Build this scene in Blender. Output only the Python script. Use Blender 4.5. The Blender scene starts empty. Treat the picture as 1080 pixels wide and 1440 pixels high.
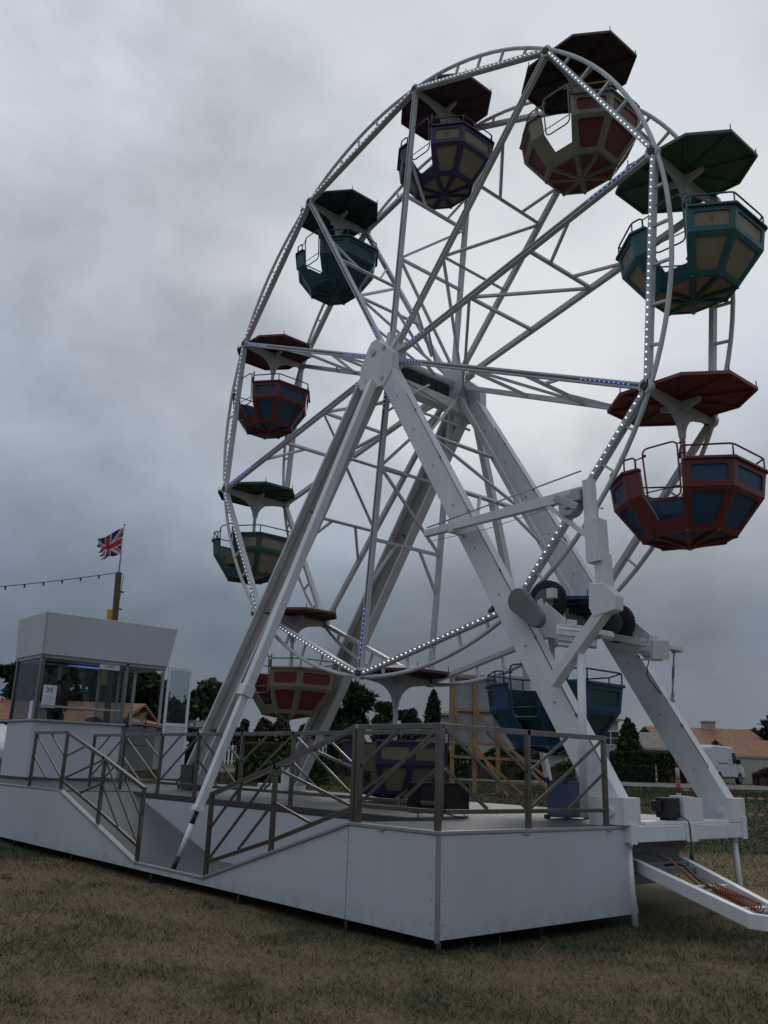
import bpy, math, random
import numpy as np
from mathutils import Vector, Matrix
random.seed(7); rng = np.random.default_rng(11)
sc = bpy.context.scene; COL = sc.collection
PI = math.pi; R = math.radians

# ---------------------------------------------------------------- camera
CAM = Vector((10.859, -10.117, 1.583))
RT = Vector((0.65678988, 0.75338187, 0.03229261)); UP = Vector((0.19084767, -0.20750371, 0.95943701)); FW = Vector((-0.72952329, 0.62398555, 0.28006751))
FPX = 1227.5
cd = bpy.data.cameras.new('camera'); cam = bpy.data.objects.new('camera', cd); COL.objects.link(cam)
cam.matrix_world = Matrix(((RT.x, UP.x, -FW.x, CAM.x), (RT.y, UP.y, -FW.y, CAM.y), (RT.z, UP.z, -FW.z, CAM.z), (0, 0, 0, 1)))
cd.sensor_fit = 'AUTO'; cd.sensor_width = 36; cd.lens = FPX / 1440 * 36; cd.clip_end = 3000; cd.clip_start = 0.05
sc.camera = cam

def at(px, py, depth):
    d = FW * FPX + RT * (px - 540) + UP * (720 - py)
    return CAM + d * (depth / FPX)

# ---------------------------------------------------------------- light
sc.view_settings.view_transform = 'Standard'; sc.view_settings.look = 'None'; sc.view_settings.exposure = 0; sc.view_settings.gamma = 1
SUN = (FW * FPX + RT * 270 + UP * 300).normalized()
SUN_EL = math.asin(SUN.z); SUN_AZ = math.atan2(SUN.x, SUN.y)
w = bpy.data.worlds.new('World'); sc.world = w; w.use_nodes = True
nt = w.node_tree; nt.nodes.clear()
def N(t, tree=None, **k):
    n = (tree or nt).nodes.new(t)
    for a, b in k.items(): setattr(n, a, b)
    return n
def build_world():
    L = nt.links.new
    out = N('ShaderNodeOutputWorld'); bg = N('ShaderNodeBackground'); L(bg.outputs[0], out.inputs[0])
    sky = N('ShaderNodeTexSky', sky_type='NISHITA', sun_disc=False, sun_elevation=SUN_EL, sun_rotation=SUN_AZ)
    tc = N('ShaderNodeTexCoord')
    sep = N('ShaderNodeSeparateXYZ'); L(tc.outputs['Generated'], sep.inputs[0])
    # brightness with elevation
    el = N('ShaderNodeValToRGB'); L(sep.outputs[2], el.inputs[0])
    e = el.color_ramp.elements
    e[0].position = 0.0; e[0].color = (.100, .124, .172, 1)
    e[1].position = 1.0; e[1].color = (.50, .55, .62, 1)
    for p, c in ((.07, (.118, .147, .198)), (.17, (.165, .205, .262)), (.27, (.245, .292, .355)), (.40, (.355, .402, .465)), (.55, (.46, .505, .565)), (.75, (.53, .57, .625))):
        x = e.new(p); x.color = (*c, 1)
    # clouds
    mp = N('ShaderNodeMapping'); mp.inputs['Scale'].default_value = (1.0, 1.0, 1.45); mp.inputs['Location'].default_value = (3.1, 1.7, .4)
    L(tc.outputs['Generated'], mp.inputs[0])
    n1 = N('ShaderNodeTexNoise'); n1.inputs['Scale'].default_value = 3.0; n1.inputs['Detail'].default_value = 10; n1.inputs['Roughness'].default_value = .56; n1.inputs['Distortion'].default_value = .12
    L(mp.outputs[0], n1.inputs['Vector'])
    r1 = N('ShaderNodeMapRange'); L(n1.outputs[0], r1.inputs[0]); r1.inputs[1].default_value = .33; r1.inputs[2].default_value = .67; r1.inputs[3].default_value = .66; r1.inputs[4].default_value = 1.40
    # glow lobe where the sun sits behind the cloud
    dt = N('ShaderNodeVectorMath', operation='DOT_PRODUCT'); L(tc.outputs['Generated'], dt.inputs[0]); dt.inputs[1].default_value = SUN
    r2 = N('ShaderNodeMapRange', interpolation_type='SMOOTHSTEP'); L(dt.outputs['Value'], r2.inputs[0]); r2.inputs[1].default_value = .80; r2.inputs[2].default_value = 1.0; r2.inputs[3].default_value = 0; r2.inputs[4].default_value = 1.0
    n2 = N('ShaderNodeTexNoise'); n2.inputs['Scale'].default_value = 3.2; n2.inputs['Detail'].default_value = 6; n2.inputs['Roughness'].default_value = .5; L(mp.outputs[0], n2.inputs['Vector'])
    r3 = N('ShaderNodeMapRange', interpolation_type='SMOOTHSTEP'); L(n2.outputs[0], r3.inputs[0]); r3.inputs[1].default_value = .38; r3.inputs[2].default_value = .62; r3.inputs[3].default_value = .35; r3.inputs[4].default_value = 1.0
    g0 = N('ShaderNodeMath', operation='MULTIPLY'); L(r2.outputs[0], g0.inputs[0]); L(r3.outputs[0], g0.inputs[1])
    rz_ = N('ShaderNodeMapRange', interpolation_type='SMOOTHSTEP'); L(sep.outputs[2], rz_.inputs[0]); rz_.inputs[1].default_value = .14; rz_.inputs[2].default_value = .40
    gl = N('ShaderNodeMath', operation='MULTIPLY'); L(g0.outputs[0], gl.inputs[0]); L(rz_.outputs[0], gl.inputs[1])
    mul = N('ShaderNodeMix', data_type='RGBA', blend_type='MULTIPLY'); mul.inputs[0].default_value = 1
    L(el.outputs[0], mul.inputs[6]); L(r1.outputs[0], mul.inputs[7])
    gm = N('ShaderNodeMix', data_type='RGBA', blend_type='MIX'); L(gl.outputs[0], gm.inputs[0]); L(mul.outputs[2], gm.inputs[6]); gm.inputs[7].default_value = (.70, .735, .775, 1)
    # a little of the real sky behind the cloud
    sk = N('ShaderNodeMix', data_type='RGBA', blend_type='MULTIPLY'); sk.inputs[0].default_value = 1; L(sky.outputs[0], sk.inputs[6]); sk.inputs[7].default_value = (.06, .06, .06, 1)
    fin = N('ShaderNodeMix', data_type='RGBA', blend_type='MIX'); fin.inputs[0].default_value = .06; L(gm.outputs[2], fin.inputs[6]); L(sk.outputs[2], fin.inputs[7])
    L(fin.outputs[2], bg.inputs[0]); bg.inputs[1].default_value = 1.0
build_world()
sl = bpy.data.lights.new('sun', 'SUN'); sl.energy = .5; sl.angle = R(25); sl.color = (1, .96, .9)
so = bpy.data.objects.new('sun', sl); COL.objects.link(so)
so.rotation_euler = SUN.to_track_quat('Z', 'Y').to_euler()

# ---------------------------------------------------------------- materials
def mat(name, col, rough=.6, metal=0, var=.12, scale=3, bump=0, bscale=60, emit=None, estr=0, spec=.5, dirt=None, dirt_amt=.0, dscale=1.5, alpha=None):
    m = bpy.data.materials.new(name); m.use_nodes = True; t = m.node_tree; L = t.links.new
    b = t.nodes['Principled BSDF']; b.inputs['Roughness'].default_value = rough; b.inputs['Metallic'].default_value = metal; b.inputs['Specular IOR Level'].default_value = spec
    tc = N('ShaderNodeTexCoord', t)
    n = N('ShaderNodeTexNoise', t); n.inputs['Scale'].default_value = scale; n.inputs['Detail'].default_value = 6; L(tc.outputs['Object'], n.inputs['Vector'])
    mr = N('ShaderNodeMapRange', t); L(n.outputs[0], mr.inputs[0]); mr.inputs[1].default_value = .25; mr.inputs[2].default_value = .75; mr.inputs[3].default_value = 1 - var; mr.inputs[4].default_value = 1 + var
    mx = N('ShaderNodeMix', t, data_type='RGBA', blend_type='MULTIPLY'); mx.inputs[0].default_value = 1; mx.inputs[6].default_value = (*col, 1); L(mr.outputs[0], mx.inputs[7])
    src = mx.outputs[2]
    if dirt:
        n3 = N('ShaderNodeTexNoise', t); n3.inputs['Scale'].default_value = dscale; n3.inputs['Detail'].default_value = 9; n3.inputs['Roughness'].default_value = .65; L(tc.outputs['Object'], n3.inputs['Vector'])
        m3 = N('ShaderNodeMapRange', t); L(n3.outputs[0], m3.inputs[0]); m3.inputs[1].default_value = .45; m3.inputs[2].default_value = .8; m3.inputs[3].default_value = 0; m3.inputs[4].default_value = dirt_amt
        mp3 = N('ShaderNodeMapping', t); mp3.inputs['Scale'].default_value = (1, 1, .35); L(tc.outputs['Object'], mp3.inputs[0]); L(mp3.outputs[0], n3.inputs['Vector'])
        mm = N('ShaderNodeMix', t, data_type='RGBA', blend_type='MIX'); L(m3.outputs[0], mm.inputs[0]); L(src, mm.inputs[6]); mm.inputs[7].default_value = (*dirt, 1); src = mm.outputs[2]
        rr = N('ShaderNodeMapRange', t); L(n3.outputs[0], rr.inputs[0]); rr.inputs[3].default_value = rough * .8; rr.inputs[4].default_value = min(1, rough * 1.25); L(rr.outputs[0], b.inputs['Roughness'])
    L(src, b.inputs['Base Color'])
    if bump:
        n2 = N('ShaderNodeTexNoise', t); n2.inputs['Scale'].default_value = bscale; n2.inputs['Detail'].default_value = 4; L(tc.outputs['Object'], n2.inputs['Vector'])
        bp = N('ShaderNodeBump', t); bp.inputs['Strength'].default_value = bump; bp.inputs['Distance'].default_value = .02; L(n2.outputs[0], bp.inputs['Height']); L(bp.outputs[0], b.inputs['Normal'])
    if emit: b.inputs['Emission Color'].default_value = (*emit, 1); b.inputs['Emission Strength'].default_value = estr
    return m
def glass_mat(name, tint=(.75, .8, .8), refl=.12):
    m = bpy.data.materials.new(name); m.use_nodes = True; t = m.node_tree; t.nodes.clear(); L = t.links.new
    o = N('ShaderNodeOutputMaterial', t); mx = N('ShaderNodeMixShader', t); tr = N('ShaderNodeBsdfTransparent', t); gl = N('ShaderNodeBsdfGlossy', t)
    tr.inputs[0].default_value = (*tint, 1); gl.inputs['Roughness'].default_value = .03
    f = N('ShaderNodeLayerWeight', t); f.inputs[0].default_value = .5
    pw = N('ShaderNodeMath', t, operation='POWER'); L(f.outputs['Facing'], pw.inputs[0]); pw.inputs[1].default_value = 4
    a = N('ShaderNodeMath', t, operation='MULTIPLY_ADD'); L(pw.outputs[0], a.inputs[0]); a.inputs[1].default_value = .5; a.inputs[2].default_value = .03
    L(a.outputs[0], mx.inputs[0]); L(tr.outputs[0], mx.inputs[1]); L(gl.outputs[0], mx.inputs[2]); L(mx.outputs[0], o.inputs[0]); return m
M = {}
M['white'] = mat('white_paint', (.76, .775, .80), .42, var=.06, scale=2, dirt=(.25, .23, .2), dirt_amt=.30, dscale=2.2)
M['wheelwhite'] = mat('wheel_paint', (.61, .625, .65), .45, var=.08, scale=3, dirt=(.22, .2, .18), dirt_amt=.35, dscale=3)
M['skirt'] = mat('skirt_paint', (.56, .58, .625), .5, var=.04, scale=.8, dirt=(.30, .28, .26), dirt_amt=.22, dscale=1.1, bump=.05, bscale=120)
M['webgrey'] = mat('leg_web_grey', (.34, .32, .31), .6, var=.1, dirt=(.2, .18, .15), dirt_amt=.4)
M['trim'] = mat('trim_metal', (.42, .43, .45), .4, metal=.6, var=.1)
M['seam'] = mat('dark_seam', (.06, .06, .06), .8)
M['steel'] = mat('rail_steel', (.27, .245, .22), .20, metal=.95, var=.15, scale=8, dirt=(.12, .095, .07), dirt_amt=.45, dscale=5)
M['black'] = mat('black_metal', (.018, .018, .02), .5)
M['dark'] = mat('dark_steel', (.045, .045, .05), .6, var=.2)
M['rubber'] = mat('rubber', (.018, .018, .018), .85, bump=.4, bscale=40)
M['greycover'] = mat('grey_cover', (.16, .165, .175), .55, bump=.2, bscale=90)
M['glass'] = glass_mat('window_glass')
M['led'] = mat('lit_bulb', (.9, .95, 1), .3, emit=(.80, .93, 1), estr=1.3)
M['ledblue'] = mat('blue_bulb', (.1, .2, 1), .3, emit=(.16, .26, 1), estr=1.1)
M['ledoff'] = mat('unlit_bulb', (.10, .11, .13), .3)
M['wood'] = mat('raw_timber', (.32, .19, .09), .75, var=.25, scale=6, bump=.2, bscale=30)
M['greywood'] = mat('weathered_post', (.10, .075, .05), .85, var=.3, scale=6, bump=.3, bscale=30)
M['panel'] = mat('grey_board', (.30, .32, .36), .7)
M['skin'] = mat('skin', (.30, .17, .12), .55)
M['hair'] = mat('dark_hair', (.02, .015, .012), .6, bump=.5)
M['greyhair'] = mat('grey_hair', (.30, .29, .28), .7, bump=.6)
M['shirt'] = mat('grey_shirt', (.07, .08, .09), .9, bump=.2)
M['redshirt'] = mat('rust_jacket', (.24, .08, .07), .9, bump=.2)
M['orange'] = mat('orange_cable', (.30, .075, .03), .6)
M['paper'] = mat('paper', (.72, .74, .78), .8, var=.02)
M['ink'] = mat('ink', (.03, .03, .05), .7)
M['pinkink'] = mat('pink_print', (.55, .12, .15), .7)
M['yellow'] = mat('yellow_board', (.55, .33, .02), .6)
M['deck'] = None
def tread():
    m = mat('tread_plate', (.20, .21, .23), .5, metal=.25, var=.12, scale=2, dirt=(.15, .14, .13), dirt_amt=.4)
    t = m.node_tree; L = t.links.new; b = t.nodes['Principled BSDF']; tc = N('ShaderNodeTexCoord', t)
    outs = []
    for a in (45, -45):
        mp = N('ShaderNodeMapping', t); mp.inputs['Rotation'].default_value[2] = R(a); mp.inputs['Scale'].default_value = (16, 6, 1); L(tc.outputs['Object'], mp.inputs[0])
        mp.inputs['Scale'].default_value = (6, 5, 1)
        wv = N('ShaderNodeTexBrick', t); wv.inputs['Scale'].default_value = 1; wv.inputs['Color1'].default_value = (1, 1, 1, 1); wv.inputs['Color2'].default_value = (1, 1, 1, 1); wv.inputs['Mortar'].default_value = (0, 0, 0, 1); wv.inputs['Mortar Size'].default_value = .3; L(mp.outputs[0], wv.inputs[0]); outs.append(wv.outputs[0])
    ad = N('ShaderNodeMix', t, data_type='RGBA', blend_type='MULTIPLY'); ad.inputs[0].default_value = 1; L(outs[0], ad.inputs[6]); L(outs[1], ad.inputs[7])
    src = b.inputs['Base Color'].links[0].from_socket; cm = N('ShaderNodeMix', t, data_type='RGBA', blend_type='MULTIPLY'); cm.inputs[0].default_value = .6; L(src, cm.inputs[6]); L(ad.outputs[2], cm.inputs[7]); L(cm.outputs[2], b.inputs['Base Color'])
    bp = N('ShaderNodeBump', t); bp.inputs['Strength'].default_value = .6; bp.inputs['Distance'].default_value = .004; L(ad.outputs[2], bp.inputs['Height']); L(bp.outputs[0], b.inputs['Normal'])
    return m
M['deck'] = tread()
M['ramp'] = tread(); M['ramp'].name = 'ramp_tread'; M['ramp'].node_tree.nodes['Mix'].inputs[6].default_value = (.30, .32, .345, 1)
M['mudskirt'] = mat('platform_skirt_paint', (.545, .565, .61), .5, var=.04, scale=.8, dirt=(.34, .32, .30), dirt_amt=.30, dscale=1.1, bump=.05, bscale=120)
def mud(m):
    t = m.node_tree; L = t.links.new; b = t.nodes['Principled BSDF']; src = b.inputs['Base Color'].links[0].from_socket; tc = N('ShaderNodeTexCoord', t); sp = N('ShaderNodeSeparateXYZ', t); L(tc.outputs['Object'], sp.inputs[0])
    n = N('ShaderNodeTexNoise', t); n.inputs['Scale'].default_value = 5; n.inputs['Detail'].default_value = 8; n.inputs['Roughness'].default_value = .7; L(tc.outputs['Object'], n.inputs['Vector'])
    a = N('ShaderNodeMapRange', t); L(sp.outputs[2], a.inputs[0]); a.inputs[1].default_value = .10; a.inputs[2].default_value = .34; a.inputs[3].default_value = .42; a.inputs[4].default_value = 0
    c = N('ShaderNodeMapRange', t); L(n.outputs[0], c.inputs[0]); c.inputs[1].default_value = .42; c.inputs[2].default_value = .68
    m_ = N('ShaderNodeMath', t, operation='MULTIPLY'); L(a.outputs[0], m_.inputs[0]); L(c.outputs[0], m_.inputs[1])
    x = N('ShaderNodeMix', t, data_type='RGBA', blend_type='MIX'); L(m_.outputs[0], x.inputs[0]); L(src, x.inputs[6]); x.inputs[7].default_value = (.12, .09, .06, 1); L(x.outputs[2], b.inputs['Base Color'])
mud(M['mudskirt'])

# ---------------------------------------------------------------- mesh builder
class MB:
    def __init__(s): s.v = []; s.f = []; s.m = []; s.sm = []
    def add(s, vs, fs, mi=0, smooth=False):
        o = len(s.v); s.v += [tuple(v) for v in vs]
        for f in fs: s.f.append([o + i for i in f]); s.m.append(mi); s.sm.append(smooth)
        return s
    def box(s, a, b, mi=0):
        x0, y0, z0 = [min(a[i], b[i]) for i in range(3)]; x1, y1, z1 = [max(a[i], b[i]) for i in range(3)]
        return s.add([(x0, y0, z0), (x1, y0, z0), (x1, y1, z0), (x0, y1, z0), (x0, y0, z1), (x1, y0, z1), (x1, y1, z1), (x0, y1, z1)],
                     [(0, 3, 2, 1), (4, 5, 6, 7), (0, 1, 5, 4), (1, 2, 6, 5), (2, 3, 7, 6), (3, 0, 4, 7)], mi)
    def beam(s, p, q, wd, ht, up=(0, 0, 1), mi=0, w2=None, h2=None):
        p = Vector(p); q = Vector(q); d = (q - p).normalized(); u = Vector(up)
        if abs(d.dot(u)) > .98: u = Vector((1, 0, 0)) if abs(d.x) < .9 else Vector((0, 1, 0))
        sd = d.cross(u).normalized(); uu = sd.cross(d).normalized(); vs = []
        for c, ww, hh in ((p, wd, ht), (q, w2 or wd, h2 or ht)):
            for a, b in ((-1, -1), (1, -1), (1, 1), (-1, 1)): vs.append(c + sd * (a * ww / 2) + uu * (b * hh / 2))
        return s.add(vs, [(0, 1, 2, 3), (7, 6, 5, 4), (0, 4, 5, 1), (1, 5, 6, 2), (2, 6, 7, 3), (3, 7, 4, 0)], mi)
    def tube(s, pts, r, n=8, mi=0, closed=False, caps=True):
        pts = [Vector(p) for p in pts]; k = len(pts); vs = []; prev = None
        rs = r if isinstance(r, (list, tuple)) else [r] * k
        for i, p in enumerate(pts):
            if closed: d = (pts[(i + 1) % k] - pts[i - 1])
            else: d = (pts[min(i + 1, k - 1)] - pts[max(i - 1, 0)])
            d.normalize()
            if prev is None: a = d.orthogonal().normalized()
            else: a = (prev - d * prev.dot(d)); a = a.normalized() if a.length > 1e-6 else d.orthogonal().normalized()
            prev = a; b = d.cross(a)
            for j in range(n):
                t = 2 * PI * j / n; vs.append(p + (a * math.cos(t) + b * math.sin(t)) * rs[i])
        fs = []
        for i in range(k if closed else k - 1):
            for j in range(n):
                a0 = i * n + j; a1 = i * n + (j + 1) % n; b0 = ((i + 1) % k) * n + j; b1 = ((i + 1) % k) * n + (j + 1) % n
                fs.append((a0, a1, b1, b0))
        s.add(vs, fs, mi, True)
        if not closed and caps:
            o = len(s.v) - len(vs); s.f.append([o + j for j in range(n)][::-1]); s.m.append(mi); s.sm.append(False)
            s.f.append([o + (k - 1) * n + j for j in range(n)]); s.m.append(mi); s.sm.append(False)
        return s
    def prism(s, poly, d, mi=0):
        # poly: 3D points (planar), extruded by vector d
        n = len(poly); d = Vector(d); P = [Vector(p) for p in poly]
        nrm = Vector((0, 0, 0))
        for i in range(n): nrm += P[i].cross(P[(i + 1) % n])
        if nrm.dot(d) > 0: P = P[::-1]
        vs = P + [p + d for p in P]
        fs = [tuple(range(n)), tuple(range(2 * n - 1, n - 1, -1))] + [(i, i + n, (i + 1) % n + n, (i + 1) % n) for i in range(n)]
        return s.add(vs, fs, mi)
    def sphere(s, c, r, n=10, mi=0, sc3=(1, 1, 1)):
        c = Vector(c); vs = []; fs = []; h = max(4, n // 2 + 1)
        for i in range(h + 1):
            a = PI * i / h
            for j in range(n):
                b = 2 * PI * j / n; vs.append((c.x + r * sc3[0] * math.sin(a) * math.cos(b), c.y + r * sc3[1] * math.sin(a) * math.sin(b), c.z + r * sc3[2] * math.cos(a)))
        for i in range(h):
            for j in range(n): fs.append((i * n + j, (i + 1) * n + j, (i + 1) * n + (j + 1) % n, i * n + (j + 1) % n))
        return s.add(vs, fs, mi, True)
    def build(s, name, mats, parent=None, bevel=0, loc=None):
        me = bpy.data.meshes.new(name); me.from_pydata(s.v, [], s.f)
        if not isinstance(mats, (list, tuple)): mats = [mats]
        for m in mats: me.materials.append(m)
        me.polygons.foreach_set('material_index', s.m); me.polygons.foreach_set('use_smooth', s.sm); me.update()
        o = bpy.data.objects.new(name, me); COL.objects.link(o)
        if parent: o.parent = parent
        if loc: o.location = loc
        if bevel:
            b = o.modifiers.new('bevel', 'BEVEL'); b.width = bevel; b.segments = 2; b.limit_method = 'ANGLE'; b.angle_limit = R(40)
        return o
def thing(name, label, cat, loc=(0, 0, 0), rz=0, group=None):
    o = bpy.data.objects.new(name, None); COL.objects.link(o); o.location = loc; o.rotation_euler = (0, 0, rz); o.empty_display_size = .2
    o['label'] = label; o['category'] = cat
    if group: o['group'] = group
    return o
def tag(o, label, cat, group=None):
    o['label'] = label; o['category'] = cat
    if group: o['group'] = group
    return o
def struct(o, kind='structure'): o['kind'] = kind; return o
def text_mesh(name, txt, size, m, M4, parent, ext=.002):
    cu = bpy.data.curves.new(name, 'FONT'); cu.body = txt; cu.size = size; cu.extrude = ext; cu.align_x = 'CENTER'; cu.align_y = 'CENTER'
    to = bpy.data.objects.new('tmp', cu); COL.objects.link(to); dg = bpy.context.evaluated_depsgraph_get(); dg.update()
    me = bpy.data.meshes.new_from_object(to.evaluated_get(dg)); bpy.data.objects.remove(to); me.name = name
    me.materials.clear(); me.materials.append(m)
    o = bpy.data.objects.new(name, me); COL.objects.link(o); o.parent = parent; o.matrix_local = M4; return o
def frame_mat(origin, xax, nrm):
    x = Vector(xax).normalized(); z = Vector(nrm).normalized(); y = z.cross(x).normalized(); x = y.cross(z)
    return Matrix(((x.x, y.x, z.x, origin[0]), (x.y, y.y, z.y, origin[1]), (x.z, y.z, z.z, origin[2]), (0, 0, 0, 1)))

# ---------------------------------------------------------------- ground
def smooth(a, b, x): t = np.clip((x - a) / (b - a), 0, 1); return t * t * (3 - 2 * t)
def ground_z(x, y):
    d = np.hypot(np.asarray(x) - CAM.x, np.asarray(y) - CAM.y)
    z = np.interp(d, [0, 18, 23, 30, 48, 64, 100, 900], [0, 0, .34, .90, 1.0, 1.22, 1.45, 1.5])
    return z + .02 * np.sin(np.asarray(x) * 1.7) * np.cos(np.asarray(y) * 1.3)
_ph = rng.uniform(0, 6.28, 40); _k = rng.normal(0, 1, (40, 2)); _fr = np.geomspace(.35, 14.0, 40)
def patch(x, y):   # 0 dry .. 1 green, slow random field of the turf
    s = 0; wsum = 0
    for i in range(40):
        k = _k[i] / np.hypot(*_k[i]) * _fr[i]; a = _fr[i] ** -.12
        s = s + a * np.sin(k[0] * x + k[1] * y + _ph[i] + 1.3 * np.sin(.7 * k[1] * x - .9 * k[0] * y + _ph[-i])); wsum += a * a
    v = s / math.sqrt(wsum / 2)
    d = np.hypot(x - CAM.x, y - CAM.y)
    dry = smooth(1.6, 2.6, y) * smooth(-3.5, -2, x) * (1 - smooth(19.3, 20.6, d))
    near = np.exp(-np.clip(-4.2 - y, 0, 9) / .5) * (x < 5) + np.exp(-np.hypot(x - 5.4, y + 1.8) / 1.3)
    return np.clip(.34 + .25 * v + .55 * smooth(19.5, 21.5, d) - .75 * dry + .35 * near, 0, 1)
def build_ground():
    na, nr = 300, 190
    rr = np.concatenate([[0.01], np.geomspace(1.2, 1500, nr)]); aa = np.linspace(0, 2 * PI, na, endpoint=False)
    X = CAM.x + rr[:, None] * np.cos(aa); Y = CAM.y + rr[:, None] * np.sin(aa); Z = ground_z(X, Y)
    v = np.stack([X, Y, Z], -1).reshape(-1, 3)
    i = np.arange(nr)[:, None] * na; j = np.arange(na); j2 = (j + 1) % na
    f = np.stack([i + j, i + na + j, i + na + j2, i + j2], -1).reshape(-1, 4)
    me = bpy.data.meshes.new('ground'); me.from_pydata(v.tolist(), [], f.tolist())
    ca = me.color_attributes.new('patch', 'FLOAT_COLOR', 'POINT'); p = patch(v[:, 0], v[:, 1]); c = np.stack([p, p, p, np.ones_like(p)], -1).astype(np.float32); ca.data.foreach_set('color', c.ravel())
    me.polygons.foreach_set('use_smooth', [True] * len(f))
    m = bpy.data.materials.new('turf'); m.use_nodes = True; t = m.node_tree; L = t.links.new; b = t.nodes['Principled BSDF']; b.inputs['Roughness'].default_value = .95; b.inputs['Specular IOR Level'].default_value = .1
    at_ = N('ShaderNodeAttribute', t, attribute_name='patch'); tc = N('ShaderNodeTexCoord', t)
    n = N('ShaderNodeTexNoise', t); n.inputs['Scale'].default_value = 9; n.inputs['Detail'].default_value = 8; n.inputs['Roughness'].default_value = .7; L(tc.outputs['Object'], n.inputs['Vector'])
    ad = N('ShaderNodeMath', t, operation='MULTIPLY_ADD'); L(n.outputs[0], ad.inputs[0]); ad.inputs[1].default_value = 1.2; ad.inputs[2].default_value = -.6
    s = N('ShaderNodeMath', t, operation='ADD'); L(ad.outputs[0], s.inputs[0]); L(at_.outputs['Fac'], s.inputs[1])
    r = N('ShaderNodeValToRGB', t); L(s.outputs[0], r.inputs[0]); e = r.color_ramp.elements
    e[0].position = .1; e[0].color = (.205, .155, .092, 1); e[1].position = .9; e[1].color = (.078, .080, .042, 1); x = e.new(.45); x.color = (.140, .115, .066, 1)
    L(r.outputs[0], b.inputs['Base Color'])
    n2 = N('ShaderNodeTexNoise', t); n2.inputs['Scale'].default_value = 40; n2.inputs['Detail'].default_value = 6; L(tc.outputs['Object'], n2.inputs['Vector'])
    bp = N('ShaderNodeBump', t); bp.inputs['Strength'].default_value = .8; bp.inputs['Distance'].default_value = .03; L(n2.outputs[0], bp.inputs['Height']); L(bp.outputs[0], b.inputs['Normal'])
    me.materials.append(m); o = bpy.data.objects.new('ground', me); COL.objects.link(o); struct(o)
build_ground()
def build_grass():
    n = 620000
    u = rng.random(n); d = 3.2 + 44 * u ** 1.9
    az = math.atan2(FW.y, FW.x) + rng.uniform(-.85, .85, n)
    x = CAM.x + d * np.cos(az); y = CAM.y + d * np.sin(az)
    under = (x > -12) & (x < 4.85) & (y > -4.2) & (y < 3.4)
    keep = ~under; x, y, d = x[keep], y[keep], d[keep]
    p = patch(x, y) + rng.normal(0, .21, len(x)); z = ground_z(x, y) - .005
    tuft = (np.sin(x * 9.1 + 2 * np.sin(y * 5.3)) * np.sin(y * 8.3 + 2 * np.sin(x * 6.1)) > .72) & (rng.random(len(x)) < .7); p = p + .22 * tuft
    h = (1 + .7 * tuft) * (.010 + .030 * rng.random(len(x)) ** 2 + .034 * np.clip(p, 0, 1) * rng.random(len(x))) * (1 + .02 * d); wd = .0020 + .00045 * d
    a = rng.uniform(0, 2 * PI, len(x)); lx = rng.normal(0, .9, len(x)) * h; ly = rng.normal(0, .9, len(x)) * h
    v = np.empty((len(x), 3, 3)); v[:, 0] = np.stack([x - np.cos(a) * wd, y - np.sin(a) * wd, z], -1); v[:, 1] = np.stack([x + np.cos(a) * wd, y + np.sin(a) * wd, z], -1); v[:, 2] = np.stack([x + lx, y + ly, z + h], -1)
    me = bpy.data.meshes.new('grass'); k = len(x); me.vertices.add(3 * k); me.vertices.foreach_set('co', v.ravel()); me.loops.add(3 * k); me.loops.foreach_set('vertex_index', np.arange(3 * k, dtype=np.int32))
    me.polygons.add(k); me.polygons.foreach_set('loop_start', np.arange(0, 3 * k, 3, dtype=np.int32)); me.polygons.foreach_set('loop_total', np.full(k, 3, np.int32))
    cols = [(.27, .20, .115), (.185, .15, .082), (.12, .112, .06), (.07, .08, .040)]
    for i, c in enumerate(cols): me.materials.append(mat('grass_blade', c, .9, var=.2, spec=.15))
    me.polygons.foreach_set('material_index', np.clip(np.digitize(p, [.33, .5, .7]), 0, 3).astype(np.int32)); me.update(); me.validate()
    o = bpy.data.objects.new('grass', me); COL.objects.link(o); struct(o, 'stuff'); o['label'] = 'short dry brown and green grass'; o['category'] = 'grass'
build_grass()
# ROAD ------------------------------------------------
def build_road():
    m = mat('asphalt', (.075, .075, .08), .9, bump=.3, bscale=8)
    fwd = Vector((FW.x, FW.y)).normalized(); rt = Vector((fwd.y, -fwd.x)); mb = MB(); vs = []; fs = []
    cols = [-75 + i * 3 for i in range(51)]; rows = [46.5, 48, 50, 52, 54, 56, 57.5]
    for i, a in enumerate(cols):
        for r in rows:
            p = Vector((CAM.x, CAM.y)) + rt * a + fwd * (r - abs(a) * .02); vs.append((p.x, p.y, float(ground_z(p.x, p.y)) + .05))
    k = len(rows)
    for i in range(len(cols) - 1):
        for j in range(k - 1): fs.append((i * k + j, (i + 1) * k + j, (i + 1) * k + j + 1, i * k + j + 1))
    mb.add(vs, fs, 0, True); struct(mb.build('road', m))
build_road()

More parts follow.
